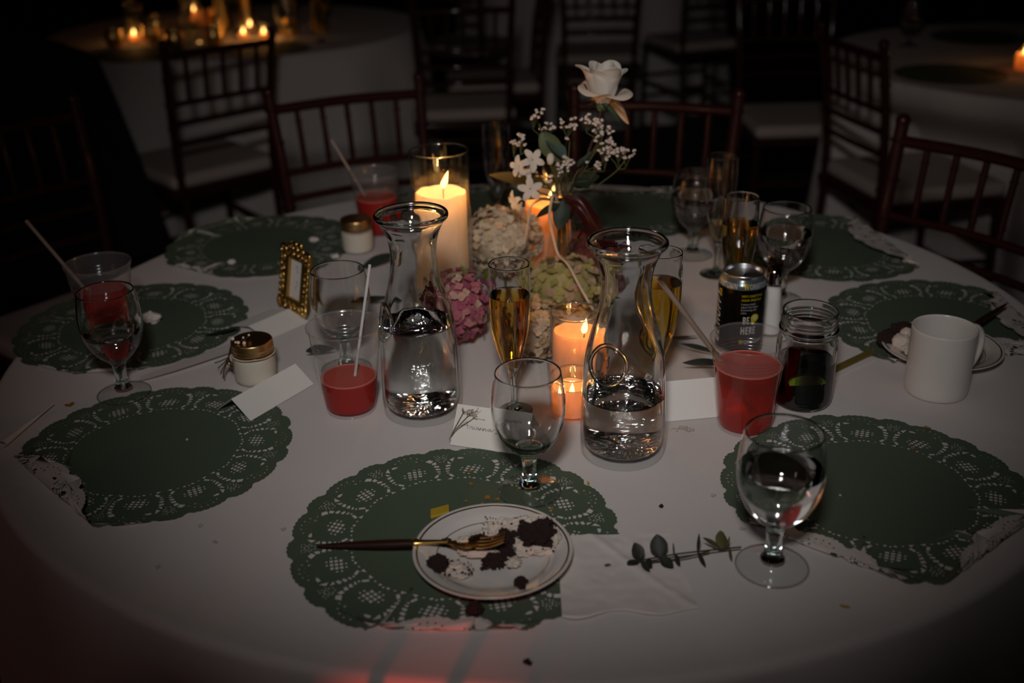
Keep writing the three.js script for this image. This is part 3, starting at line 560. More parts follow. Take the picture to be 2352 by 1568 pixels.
// ---------------------------------------------------------------- little wax jars
const jarGroup = 'small wax jars with gold lids';
function waxJar(pos, label, dried) {
  const t = thing('candle_jar', label, 'jar', pos, 0, jarGroup);
  part(t, 'glass', lathe([V2(0, 0.0004), ...smooth([[0.0240, 0.0], [0.0275, 0.0030], [0.0287, 0.0090], [0.0288, 0.030], [0.0284, 0.0395], [0.0262, 0.0440], [0.0255, 0.0470]], 40)], 72), thinGlass);
  part(t, 'wax', lathe([V2(0, 0.0016), V2(0.0235, 0.0016), V2(0.0266, 0.0045), V2(0.0276, 0.0095), V2(0.0277, 0.036), V2(0.026, 0.0385), V2(0, 0.0385)], 64), jarWax);
  part(t, 'lid', lathe([V2(0.0266, 0.0450), V2(0.0280, 0.0452), V2(0.0284, 0.0466), V2(0.0279, 0.0480), V2(0.0279, 0.0500), V2(0.0285, 0.0512), V2(0.0285, 0.0532), V2(0.0279, 0.0544), V2(0.0279, 0.0580), V2(0.0276, 0.0602), V2(0.0264, 0.0613), V2(0.0250, 0.0613), V2(0.0244, 0.0606), V2(0, 0.0606)], 72), lidGold);
  if (dried) {
    part(t, 'twine', tube([...Array(24)].map((_, k) => { const a = k / 24 * Math.PI * 2; return [0.0296 * Math.sin(a), 0.0425 + 0.0006 * Math.sin(a * 5), 0.0296 * Math.cos(a)]; }), 0.0009, 80, 6, true), twineM);
    const st = [], bl = [];
    for (let k = 0; k < 7; k++) { const a = -1.18 + k * 0.10 - 0.2, y1 = 0.058 + 0.010 * rnd(), b = a + rr(-0.2, 0.4); st.push(tube([[-0.0305 + 0.001 * k, 0.020 + 0.004 * (k % 3), 0.010], [-0.0305, 0.042, 0.008 + 0.001 * k], [-0.024 + 0.0035 * k, y1, 0.004 + 0.012 * Math.sin(b * 4)]], 0.0006, 10, 5)); bl.push(new THREE.IcosahedronGeometry(k % 2 ? 0.0024 : 0.0016, 2).translate(-0.024 + 0.0035 * k, y1 + 0.001, 0.004 + 0.012 * Math.sin(b * 4))); }
    for (let k = 0; k < 4; k++) st.push(tube([[-0.030, 0.040, 0.010], [-0.040, 0.036 - 0.006 * k, 0.012], [-0.049 + 0.003 * k, 0.034 - 0.008 * k, 0.016]], 0.0008, 10, 5));
    part(t, 'dried_stems', merge(st), stemBrown); part(t, 'dried_blossoms', merge(bl), tinyWhite);
    part(t, 'gold_bead', new THREE.IcosahedronGeometry(0.0028, 2).translate(-0.0310, 0.031, 0.012), gold);
  }
  return t;
}
waxJar([-0.381, T + 0.0003, 0.167], 'white wax jar with gold lid and dried sprig, beside the tent card', true);
waxJar([-0.316, T + 0.0012, -0.345], 'white wax jar with gold lid at the back, before a red drink', false);

// ---------------------------------------------------------------- ornate gold frame
{
  const t = thing('picture_frame', 'tiny ornate gold frame holding a white card', 'frame', [-0.374, T + 0.0005, -0.060], -0.83);
  const tilt = new THREE.Group(); tilt.name = 'stand_up'; // easel tilt is baked into the parts below
  const lean = (g) => g.rotateX(-0.20);
  const W = 0.0345, H = 0.0425, c0 = 0.0555;
  const sh = new THREE.Shape([V2(-W, -H), V2(W, -H), V2(W, H), V2(-W, H)]); sh.holes.push(new THREE.Path([V2(-0.0195, -0.033), V2(0.0195, -0.033), V2(0.0195, 0.033), V2(-0.0195, 0.033)]));
  part(t, 'frame_border', lean(new THREE.ExtrudeGeometry(sh, { depth: 0.004, bevelEnabled: true, bevelThickness: 0.0025, bevelSize: 0.002, bevelSegments: 3 }).translate(0, c0, 0)), goldDark);
  const orn = [];
  const scroll = (x, y, r, a0) => orn.push(new THREE.TorusGeometry(r * 1.15, r * 0.48, 7, 16, 4.6).rotateZ(a0).translate(x, y + c0, 0.0065));
  const bead = (x, y, r) => orn.push(new THREE.SphereGeometry(r, 10, 8).scale(1, 1.25, 0.8).translate(x, y + c0, 0.0065));
  for (const s of [-1, 1]) {
    for (let k = -4; k <= 4; k++) { scroll(s * (W - 0.0005), k * 0.0098, 0.0036, k * 1.3 + s); bead(s * (W + 0.0040), k * 0.0098 + 0.004, 0.0030); }
    for (let k = -2; k <= 2; k++) { scroll(k * 0.0125, s * (H - 0.001), 0.0046, k * 1.1); bead(k * 0.0125 + 0.005, s * (H + 0.0050), 0.0038); }
    scroll(s * 0.008, H + 0.0075, 0.0056, s * 1.2); scroll(s * 0.017, H + 0.0045, 0.0046, -s); scroll(s * 0.008, -H - 0.0065, 0.0052, s * 2); bead(s * 0.0135, H + 0.0135, 0.0036);
    for (const q of [-1, 1]) { scroll(s * (W - 0.001), q * (H - 0.001), 0.0062, s * q); bead(s * (W + 0.004), q * (H + 0.003), 0.0040); }
  }
  bead(0, H + 0.0125, 0.0046); bead(0, H + 0.0055, 0.0040); bead(0, -H - 0.0110, 0.0042);
  part(t, 'scrollwork', lean(merge(orn)), gold);
  const cv = document.createElement('canvas'); cv.width = 156; cv.height = 264; const x = cv.getContext('2d');
  x.fillStyle = '#e6ddd8'; x.fillRect(0, 0, 156, 264); x.strokeStyle = '#8d8683'; x.lineWidth = 4; x.lineCap = 'round';
  x.beginPath(); x.moveTo(62, 70); x.bezierCurveTo(70, 40, 90, 44, 84, 66); x.bezierCurveTo(78, 84, 60, 80, 98, 88); x.stroke();
  x.beginPath(); x.moveTo(70, 150); x.bezierCurveTo(98, 138, 100, 156, 82, 170); x.bezierCurveTo(66, 186, 70, 192, 76, 200); x.stroke();
  const ct = new THREE.CanvasTexture(cv); ct.colorSpace = THREE.SRGBColorSpace;
  part(t, 'card', lean(new THREE.BoxGeometry(0.041, 0.068, 0.001).translate(0, c0, 0.0008)), std(0xffffff, 0.7, { map: ct }), 'white card with two faint pencil marks');
  part(t, 'easel_leg', new THREE.BoxGeometry(0.014, 0.075, 0.002).rotateX(0.30).translate(0, 0.036, -0.030), goldDark);
}

// ---------------------------------------------------------------- cards
function tent(pos, turn, w, h, open, label, mat) {    // ridge along x, front face towards +z
  const t = thing('place_card', label, 'card', pos, turn, 'white place cards');
  const s = Math.asin(open / h), face = (sg) => new THREE.BoxGeometry(w, h, 0.0005).translate(0, -h / 2, 0).rotateX(-sg * s).translate(0, h * Math.cos(s) + 0.0004, 0);
  part(t, 'front_face', face(1), mat || cardM); part(t, 'rear_face', face(-1), cardM);
  return t;
}
{
  const cv = document.createElement('canvas'); cv.width = 1024; cv.height = 512; const x = cv.getContext('2d');
  x.fillStyle = '#e8e4dc'; x.fillRect(0, 0, 1024, 512);
  x.strokeStyle = '#35322f'; x.lineWidth = 4.5; x.lineCap = 'round'; x.lineJoin = 'round';
  const pen = (d, ox, oy, k) => { x.save(); x.translate(ox, oy); x.scale(k, k); x.lineWidth = 4.5 / k; x.stroke(new Path2D(d)); x.restore(); };
  // hand lettering: "Arianna B" and a second name on the line above
  pen('M0 60 C20 30 50 0 70 -10 C75 10 78 40 84 56 M18 34 C45 26 70 26 96 30 M104 56 C108 40 110 34 112 30 C114 36 124 36 130 32 C126 44 126 54 134 56 C142 56 146 44 150 34 C146 48 148 56 156 56 M152 20 L153 22 M190 36 C176 28 164 44 168 54 C176 60 188 46 191 36 C188 48 190 58 200 54 C206 46 208 38 210 34 C208 46 206 54 206 58 C210 44 222 30 228 36 C230 44 224 58 234 56 C240 50 242 40 246 34 C244 46 242 54 242 58 C246 44 258 30 264 36 C266 44 260 58 270 56 C276 54 280 46 284 42 M312 36 C298 28 286 44 290 54 C298 60 310 46 313 36 C310 48 312 58 324 54 C336 44 346 30 356 24', 80, 210, 1.35);
  pen('M0 0 C20 -22 60 -16 84 -8 M30 -10 C26 20 22 44 20 60 M30 -8 C60 -24 84 -10 62 12 C54 20 44 22 36 22 C70 20 78 44 54 56 C40 62 22 60 8 52', 560, 230, 1.25);
  pen('M0 20 C10 10 22 10 24 20 C16 34 4 34 2 24 M24 12 C22 26 26 34 36 30 M44 12 C42 22 42 28 42 34 C46 20 56 8 62 16 C62 24 58 34 66 32 M76 12 C74 22 74 28 74 34 C78 20 88 8 94 16 C94 24 90 34 98 32 M106 24 C118 22 122 10 112 10 C102 14 102 34 116 32 C124 30 126 24 130 20 M138 32 C132 30 146 0 150 -14 C142 4 140 32 150 32 M160 24 C172 22 176 10 166 10 C156 14 156 34 170 32', 640, 120, 1.5);
  const ct = new THREE.CanvasTexture(cv); ct.colorSpace = THREE.SRGBColorSpace;
  const m = std(0xffffff, 0.75, { map: ct });
  const t = tent([-0.049, T + 0.0010, 0.335], -0.30, 0.096, 0.050, 0.030, 'white place card hand-lettered in black script behind the empty goblet', m);
  t.userData.label = 'white place card with black script lettering behind the empty goblet';
}
tent([-0.356, T + 0.0010, 0.219], 1.02, 0.118, 0.038, 0.030, 'blank folded white card leaning at the small wax jar with sprig');
tent([-0.405, T + 0.0004, -0.022], 0.93, 0.080, 0.045, 0.0437, 'blank folded white card below the small gold frame');
tent([0.208, T + 0.0004, 0.262], 0.16, 0.105, 0.050, 0.028, 'blank white card between the right carafe and the clear red drink');
function flat(name, pts, y, mat, label, cat, group, thick = 0.0006) {
  const s = new THREE.Shape(pts.map(([x, z]) => V2(x, -z))), cx = pts.reduce((a, p) => a + p[0], 0) / pts.length, cz = pts.reduce((a, p) => a + p[1], 0) / pts.length;
  const g = new THREE.ExtrudeGeometry(s, { depth: thick, bevelEnabled: false, curveSegments: 4 }).rotateX(-Math.PI / 2).translate(-cx, 0, -cz);
  return solo(name, g, mat, label, cat, [cx, T + y, cz], 0, group);
}
flat('paper_napkin', [[0.35, 0.10], [0.455, 0.115], [0.47, 0.13], [0.40, 0.185], [0.33, 0.19]], 0.0002, paperM, 'white paper napkin showing between the mason jar and the mug doily', 'napkin', null, 0.0014);
solo('ribbon_strip', new RoundedBoxGeometry(0.098, 0.0022, 0.0125, 2, 0.0008), std(C(0.16, 0.12, 0.025), 0.55), 'flat olive gold strip lying right of the mason jar', 'strip', [0.434, T + 0.0035, 0.139], 0.69);
{ // napkin edge sticking out under the left doily
  const g = surf((u, v) => { const x = -0.545 + 0.155 * u, z = 0.172 - 0.135 * Math.pow(u, 1.4) - v * 0.055 * (0.4 + 0.6 * Math.sin(u * Math.PI)); return [x, 0.0030 + 0.0035 * Math.sin(u * Math.PI) * (1 - v) - 0.0024 * v, z]; }, 40, 10);
  solo('paper_napkin', g, paperM, 'white napkin edge sticking out from under the left doily', 'napkin', [0, T, 0]);
}
{ // rolled paper at the far left
  const g = surf((u, v) => { const a = u * Math.PI * 2, r = 0.0055 * (1 - v * 0.85); return [-0.652 + 0.021 * v + r * Math.cos(a), 0.0052 + r * 0.8 * Math.sin(a), 0.345 - 0.106 * v]; }, 18, 20);
  solo('rolled_napkin', g, paperM, 'narrow white twist of paper at the left edge of the table', 'napkin', [0, T, 0]);
}

// ---------------------------------------------------------------- black can
{
  const t = thing('beverage_can', 'black printed drink can with silver top behind the red drink', 'can', [0.288, T + 0.0003, 0.088], 0);
  const R = 0.0331;
  const cv = document.createElement('canvas'); cv.width = 2048; cv.height = 1100; const x = cv.getContext('2d');
  x.fillStyle = '#050505'; x.fillRect(0, 0, 2048, 1100);
  x.fillStyle = '#5d6668'; x.fillRect(0, 0, 2048, 132);
  const text = (s, px, py, font, fill, sx = 1) => { x.save(); x.translate(px, py); x.scale(sx, 1); x.font = font; x.fillStyle = fill; x.fillText(s, 0, 0); x.restore(); };
  const band = (px) => { text('W', px, 118, 'bold 108px sans-serif', '#e0c500', 0.72); text('ORMTOWN', px + 78, 118, 'bold 96px sans-serif', '#c9cdcd', 0.72); };
  band(1035); band(1575); band(90); band(500);
  text('WEST COAST STYLE', 1010, 232, 'bold 46px sans-serif', '#d4bd00', 0.74); text('INDIA PALE ALE', 1010, 292, 'bold 46px sans-serif', '#d4bd00', 0.84);
  x.textBaseline = 'alphabetic';
  ['I worry most', 'about the hops', '& brewing the', 'rules'].forEach((s, k) => text(s, 1010, 352 + k * 44, 'bold 38px sans-serif', '#b9bcbc', 0.86));
  text('BE', 1040, 640, 'bold 150px sans-serif', '#e6e6e2', 0.55); text('HERE', 1020, 800, 'bold 160px sans-serif', '#e6e6e2', 0.55);
  x.fillStyle = '#d9cc10'; x.beginPath(); x.arc(1215, 555, 60, 0, 7); x.fill(); x.beginPath(); x.moveTo(1160, 580); x.lineTo(1176, 668); x.lineTo(1272, 570); x.fill(); x.fillStyle = '#d5d5d5'; x.beginPath(); x.arc(1215, 552, 30, 0, 7); x.fill();
  x.save(); x.translate(690, 1010); x.rotate(-Math.PI / 2); x.font = 'italic bold 210px sans-serif'; x.fillStyle = '#e9e9e6'; x.scale(0.8, 1); x.fillText('BE HOPPY', 0, 0); x.restore();
  x.fillStyle = '#d9c412'; x.fillRect(640, 175, 62, 110); x.fillStyle = '#111'; x.fillRect(655, 190, 10, 80); x.fillRect(678, 190, 10, 80);
  text('W', 1010, 950, 'bold 90px sans-serif', '#e0c500', 0.72); text('ORMTOWN', 1075, 950, 'bold 80px sans-serif', '#c9cdcd', 0.72);
  x.fillStyle = '#9a9d9d'; x.fillRect(1392, 190, 150, 230); x.fillStyle = '#070707'; for (let k = 0; k < 11; k++) x.fillRect(1404, 205 + k * 19, 30 + (k * 37) % 92, 9);
  const ct = new THREE.CanvasTexture(cv); ct.colorSpace = THREE.SRGBColorSpace; ct.wrapS = THREE.RepeatWrapping;
  const prof = smooth([[0.0331, 0.0085], [0.0331, 0.04], [0.0331, 0.085], [0.0331, 0.0985], [0.0318, 0.1065], [0.0285, 0.1130], [0.0274, 0.1150]], 60);
  const g = lathe(prof, 96), uv = g.attributes.uv, p = g.attributes.position;
  for (let i = 0; i < uv.count; i++) uv.setY(i, Math.min(1, Math.max(0, (p.getY(i) - 0.0085) / 0.1065)));
  part(t, 'printed_body', g.rotateY(Math.PI - 0.16), std(0xffffff, 0.24, { map: ct, metalness: 0.45 }));
  part(t, 'base', lathe([V2(0, 0.006), V2(0.019, 0.0035), V2(0.0235, 0.0003), V2(0.0255, 0.0006), V2(0.0315, 0.0060), V2(0.0331, 0.0087)], 72), aluminium);
  part(t, 'lid', lathe([V2(0.0273, 0.1149), V2(0.0276, 0.1172), V2(0.0281, 0.1185), V2(0.0276, 0.1200), V2(0.0266, 0.1203), V2(0.0257, 0.1195), V2(0.0248, 0.1150), V2(0.0240, 0.1140), V2(0.0230, 0.1152), V2(0, 0.1152)], 72), aluminium);
  part(t, 'mouth_opening', new THREE.CylinderGeometry(0.0085, 0.0085, 0.0006, 28).scale(1.25, 1, 1).rotateY(0.4).translate(0.009, 0.11555, 0.007), std(C(0.005, 0.005, 0.005), 0.9));
  const tab = new THREE.Shape(); tab.absellipse(0, 0, 0.0078, 0.0125, 0, 6.2832); const th = new THREE.Path(); th.absellipse(0, 0.0050, 0.0045, 0.0045, 0, 6.2832); tab.holes.push(th);
  part(t, 'pull_tab', new THREE.ExtrudeGeometry(tab, { depth: 0.0007, bevelEnabled: true, bevelSize: 0.0004, bevelThickness: 0.0004, bevelSegments: 2, curveSegments: 20 }).rotateX(-Math.PI / 2).rotateY(0.5).translate(-0.003, 0.1164, -0.003), aluminium);
  part(t, 'rivet', new THREE.SphereGeometry(0.0022, 12, 8).scale(1, 0.6, 1).translate(0.0005, 0.1168, 0.001), aluminium);
}
// ---------------------------------------------------------------- salt shaker
{
  const t = thing('salt_shaker', 'glass salt shaker with chrome cap, beside the black can', 'shaker', [0.343, T + 0.0003, 0.036], 0.2);
  t.scale.set(0.88, 1.10, 0.88);
  part(t, 'glass', lathe([V2(0, 0.0006), V2(0.0185, 0.0), V2(0.0200, 0.0020), V2(0.0200, 0.006), V2(0.0160, 0.05), V2(0.0130, 0.0700), V2(0.0122, 0.0740)], 12), thinGlass);
  part(t, 'salt', lathe([V2(0, 0.003), V2(0.0175, 0.003), V2(0.0180, 0.006), V2(0.0145, 0.05), V2(0.0122, 0.0665), V2(0, 0.0672)], 24), saltM);
  part(t, 'cap', lathe([V2(0.0126, 0.0725), V2(0.0134, 0.0735), V2(0.0134, 0.0830), V2(0.0128, 0.0845), V2(0.0128, 0.0862), V2(0.0118, 0.0905), V2(0.0085, 0.0940), V2(0.004, 0.0955), V2(0, 0.0957)], 48), chrome);
}
// ---------------------------------------------------------------- mason jar
{
  const t = thing('mason_jar', 'threaded glass jar of dark drink with a lime wedge', 'jar', [0.341, T + 0.0003, 0.247], 0);
  const out = [[0.0300, 0.0], [0.0345, 0.0030], [0.0368, 0.0100], [0.0374, 0.0250], [0.0375, 0.0700], [0.0372, 0.0850], [0.0352, 0.0960], [0.0338, 0.1000]];
  const neck = [[0.0338, 0.1010], [0.0362, 0.1022], [0.0366, 0.1040], [0.0362, 0.1058], [0.0340, 0.1068], [0.0338, 0.1100], [0.0347, 0.1112], [0.0347, 0.1122], [0.0338, 0.1134], [0.0338, 0.1156], [0.0347, 0.1168], [0.0347, 0.1178], [0.0338, 0.1190], [0.0337, 0.1250], [0.0341, 0.1268], [0.0336, 0.1283], [0.0325, 0.1285], [0.0316, 0.1275]];
  const inn = [[0.0312, 0.1240], [0.0311, 0.1000], [0.0325, 0.0945], [0.0344, 0.0850], [0.0348, 0.0700], [0.0347, 0.0250], [0.0340, 0.0105], [0.0300, 0.0060], [0.0, 0.0070]];
  part(t, 'glass', lathe([V2(0, 0.0018), V2(0.022, 0.0014), ...smooth(out, 60), ...neck.map((p) => V2(...p)), ...smooth(inn, 60)], 96), glass);
  part(t, 'dark_drink', inside(inn, 0.063, 0.0004), cola);
  const w = new THREE.CylinderGeometry(0.0225, 0.0225, 0.0075, 40, 1, false, 0, Math.PI).rotateX(Math.PI / 2).rotateZ(Math.PI / 2 + 0.08);
  part(t, 'lime_wedge', w.scale(1, 0.62, 1).translate(-0.003, 0.040, 0.0285), limeM, 'green lime wedge in the dark drink');
}
// ---------------------------------------------------------------- white mug
{
  const t = thing('mug', 'white coffee mug with its handle to the right', 'mug', [0.520, T + 0.0003, 0.222], 0);
  part(t, 'body', lathe([V2(0, 0.003), V2(0.033, 0.003), V2(0.0355, 0.0002), V2(0.0375, 0.0008), V2(0.0388, 0.0040), ...smooth([[0.0393, 0.0090], [0.0396, 0.04], [0.0400, 0.075], [0.0403, 0.0885]], 20), V2(0.0401, 0.0905), V2(0.0392, 0.0914), V2(0.0382, 0.0908), ...smooth([[0.0377, 0.0890], [0.0370, 0.06], [0.0362, 0.015], [0.0330, 0.0080]], 20), V2(0.02, 0.0065), V2(0, 0.0062)], 96), ceramic);
  const hp = [[0.0385, 0.0775, 0], [0.052, 0.0800, 0], [0.0625, 0.0680, 0], [0.0625, 0.0480, 0], [0.0530, 0.0290, 0], [0.0385, 0.0205, 0]];
  part(t, 'handle', tube(hp, 0.0052, 60, 12).scale(1, 1, 1.35).rotateY(0.42), ceramic);
}
// ---------------------------------------------------------------- cake plates
const plP = [[0.0000, 0.0042], [0.0400, 0.0042], [0.0500, 0.0048], [0.0565, 0.0075], [0.0650, 0.0125], [0.0740, 0.0150], [0.0785, 0.0162]];
const plTop = smooth(plP, 70);
const plY = (r) => { for (let k = 0; k < plTop.length - 1; k++) if (r >= plTop[k].x && r <= plTop[k + 1].x) return plTop[k].y + (plTop[k + 1].y - plTop[k].y) * (r - plTop[k].x) / (plTop[k + 1].x - plTop[k].x + 1e-9); return 0.0162; };
function plate(pos, label) {
  const t = thing('cake_plate', label, 'plate', pos, 0, 'small white plates with gold lines');
  part(t, 'china', lathe([...plTop, V2(0.0797, 0.0164), V2(0.0803, 0.0158), V2(0.0798, 0.0150), V2(0.0740, 0.0128), V2(0.0640, 0.0098), V2(0.0560, 0.0045), V2(0.0500, 0.0022), V2(0.0470, 0.0), V2(0.0440, 0.0), V2(0.0430, 0.0018), V2(0, 0.0020)], 128), china);
  const ringG = (r, w) => lathe([V2(r - w, plY(r - w) + 0.00005), V2(r - w, plY(r - w) + 0.00022), V2(r, plY(r) + 0.00022), V2(r + w, plY(r + w) + 0.00022), V2(r + w, plY(r + w) + 0.00005)], 128);
  part(t, 'gold_line', ringG(0.0760, 0.00085), gold, 'wide gold line at the rim'); part(t, 'gold_line', ringG(0.0570, 0.00035), gold, 'thin gold line inside the rim');
  return t;
}
plate([-0.045, T + 0.0014, 0.582], 'white gold-lined cake plate on the nearest doily, fork across it');
plate([0.563, T + 0.0012, 0.118], 'white gold-lined plate with cake behind the mug');
function bits(n, cx, cz, sx, sz, r0, r1, y) { const g = []; for (let k = 0; k < n; k++) { const r = rr(r0, r1); g.push(lump(r, r * 0.8, r, 0.5, 2.2, 1, k * 3.1 + cx * 50).translate(cx + rr(-sx, sx), y + r * 0.5, cz + rr(-sz, sz))); } return g; }
{
  const y0 = 0.0058;
  const t = thing('cake_slice', 'half-eaten chocolate cake with white frosting on the nearest plate', 'cake', [-0.045, T + y0, 0.582], 0);
  const sp = (rx, ry, rz, x, y, z, s, d = 14) => lump(rx, ry, rz, 0.42, 1.7, d, s).translate(x, y, z);
  part(t, 'sponge', merge([sp(0.0200, 0.0130, 0.0180, 0.0430, 0.0125, -0.0215, 1, 24), sp(0.0110, 0.0090, 0.0100, 0.0500, 0.0120, -0.0270, 9, 14), ...bits(34, 0.044, -0.036, 0.020, 0.005, 0.0010, 0.0026, 0.014), ...bits(34, 0.040, -0.006, 0.014, 0.004, 0.0009, 0.0024, 0.002), ...bits(30, 0.043, -0.022, 0.018, 0.014, 0.0010, 0.0022, 0.020)]), cakeM, 'largest piece of dark sponge');
  part(t, 'sponge', merge([sp(0.0115, 0.0095, 0.0130, 0.0120, 0.0095, -0.0150, 2, 18), sp(0.0075, 0.0060, 0.0070, 0.0150, 0.0065, 0.0030, 7, 14), ...bits(44, 0.013, -0.010, 0.013, 0.014, 0.0009, 0.0026, 0.006)]), cakeM);
  part(t, 'sponge', merge([sp(0.0115, 0.0070, 0.0080, -0.0140, 0.0085, -0.0135, 3, 16), ...bits(28, -0.013, -0.013, 0.013, 0.009, 0.0009, 0.0022, 0.006)]), cakeM);
  part(t, 'sponge', merge([sp(0.0115, 0.0060, 0.0075, 0.0020, 0.0062, 0.0125, 4, 16), ...bits(44, 0.003, 0.014, 0.015, 0.008, 0.0009, 0.0024, 0.001)]), cakeM);
  const fr = (rx, ry, rz, x, y, z, s, d = 14) => lump(rx, ry, rz, 0.42, 1.5, d, s).translate(x, y, z);
  part(t, 'frosting', merge([fr(0.0200, 0.0110, 0.0090, 0.0230, 0.0125, -0.0330, 1, 20), fr(0.0150, 0.0085, 0.0090, 0.0050, 0.0090, -0.0270, 2, 18), fr(0.0160, 0.0085, 0.0070, 0.0430, 0.0140, -0.0385, 15, 18), fr(0.0120, 0.0070, 0.0080, -0.0110, 0.0070, -0.0235, 3, 14), fr(0.0090, 0.0080, 0.0130, 0.0270, 0.0095, -0.0190, 4, 16), fr(0.0150, 0.0055, 0.0085, 0.0300, 0.0050, -0.0060, 5, 16), fr(0.0070, 0.0080, 0.0150, 0.0620, 0.0080, -0.0230, 6, 16), fr(0.0170, 0.0050, 0.0060, 0.0500, 0.0050, -0.0050, 7, 14), fr(0.0105, 0.0080, 0.0085, -0.0290, 0.0085, -0.0100, 8, 14)]), creamM, 'white frosting');
  part(t, 'frosting', merge([fr(0.0150, 0.0045, 0.0100, -0.0400, 0.0040, 0.0240, 11, 16), fr(0.0095, 0.0035, 0.0070, -0.0300, 0.0035, 0.0300, 12, 14), fr(0.0200, 0.0036, 0.0042, -0.0080, 0.0060, 0.0030, 13, 14), fr(0.0080, 0.0030, 0.0090, 0.0200, 0.0045, 0.0130, 14, 12)]), creamM, 'smeared white frosting');
  part(t, 'crumbs', merge([...bits(34, -0.036, 0.025, 0.018, 0.012, 0.0006, 0.0018, 0.006), ...bits(50, 0.024, -0.034, 0.036, 0.008, 0.0004, 0.0013, 0.021), ...bits(24, 0.042, -0.004, 0.022, 0.006, 0.0005, 0.0013, 0.008), ...bits(24, 0.004, -0.024, 0.016, 0.008, 0.0005, 0.0013, 0.014)]), crumbM);
  const cr = (x, z, rx, ry, rz, s, label) => solo('cake_crumb', merge([lump(rx, ry, rz, 0.34, 2.7, 12, s), ...bits(9, 0, 0, rx, rz, 0.0008, 0.0018, -ry * 0.4)]), cakeM, label, 'crumb', [x, T + plY(Math.min(0.078, Math.hypot(x + 0.045, z - 0.582))) + 0.0014 + ry * 0.72, z]);
  cr(-0.098, 0.604, 0.0105, 0.0070, 0.0110, 21, 'square lump of chocolate cake at the left of the plate');
  cr(-0.0935, 0.562, 0.0062, 0.0042, 0.0050, 22, 'crumb of cake above the fork on the plate');
  cr(-0.0165, 0.628, 0.0066, 0.0040, 0.0062, 23, 'crumb of cake alone at the front right of the plate');
  cr(-0.0155, 0.6435, 0.0036, 0.0030, 0.0042, 24, 'crumb of cake on the front rim of the plate');
}
{
  const t = thing('cake_slice', 'leftover cake with a blob of cream behind the mug', 'cake', [0.511, T + 0.0066, 0.102], 0);
  t.scale.setScalar(1.3);
  part(t, 'sponge', merge([lump(0.016, 0.013, 0.010, 0.25, 2.4, 12, 31).translate(0.004, 0.010, -0.012), lump(0.010, 0.010, 0.008, 0.25, 2.4, 10, 32).translate(-0.014, 0.009, -0.002)]), cakeM);
  part(t, 'frosting', merge([lump(0.0105, 0.0095, 0.0095, 0.16, 1.4, 12, 33).translate(-0.001, 0.010, 0.008), lump(0.007, 0.006, 0.006, 0.2, 1.5, 10, 34).translate(0.005, 0.017, 0.001), lump(0.009, 0.005, 0.007, 0.3, 1.7, 10, 35).translate(0.008, 0.004, 0.020)]), creamM, 'white frosting');
}
// ---------------------------------------------------------------- forks
function fork(pos, turn, tilt, label) {
  const t = thing('fork', label, 'fork', pos, turn, 'gold forks with dark handles');
  const tiltG = (g) => g.rotateZ(tilt);
  part(t, 'handle', tiltG(lathe(smooth([[0.0008, 0], [0.0026, 0.012], [0.0046, 0.050], [0.0052, 0.078], [0.0046, 0.102]], 40), 24).rotateZ(-Math.PI / 2).scale(1, 0.72, 1).translate(-0.102, 0, 0)), woodDark, 'dark brown handle');
  part(t, 'collar', tiltG(lathe([V2(0, 0), V2(0.0050, 0), V2(0.0052, 0.0015), V2(0.0052, 0.004), V2(0.0040, 0.006), V2(0.0034, 0.012), V2(0.0026, 0.028), V2(0.0022, 0.036)], 24).rotateZ(-Math.PI / 2).scale(1, 0.72, 1)), gold);
  const head = surf((u, v) => { const w = 0.0022 + (0.0098 - 0.0022) * Math.pow(Math.sin(Math.min(1, v * 1.25) * Math.PI / 2), 1.6), x = 0.034 + 0.034 * v, s = u * 2 - 1; return [x, -0.0045 * Math.sin(v * Math.PI * 0.8) + 0.0022 * s * s * v, s * w]; }, 14, 20);
  const under = head.clone(); under.translate(0, -0.0012, 0);
  part(t, 'bowl', tiltG(merge([head, under])), gold);
  for (let k = 0; k < 4; k++) { const z = (k - 1.5) * 0.0056; part(t, 'tine', tiltG(tube([[0.066, -0.0034, z], [0.076, -0.0030, z], [0.086, -0.0006, z * 0.97], [0.095, 0.0032, z * 0.92]], 0.00115, 14, 8).scale(1, 1, 1)), gold); }
  return t;
}
fork([-0.126, T + 0.0185, 0.5735], -0.115, 0.11, 'gold fork with a dark handle resting across the nearest cake plate');
fork([0.628, T + 0.0195, 0.060], Math.PI + 0.75, -0.04, 'dark-handled fork sticking out behind the mug');

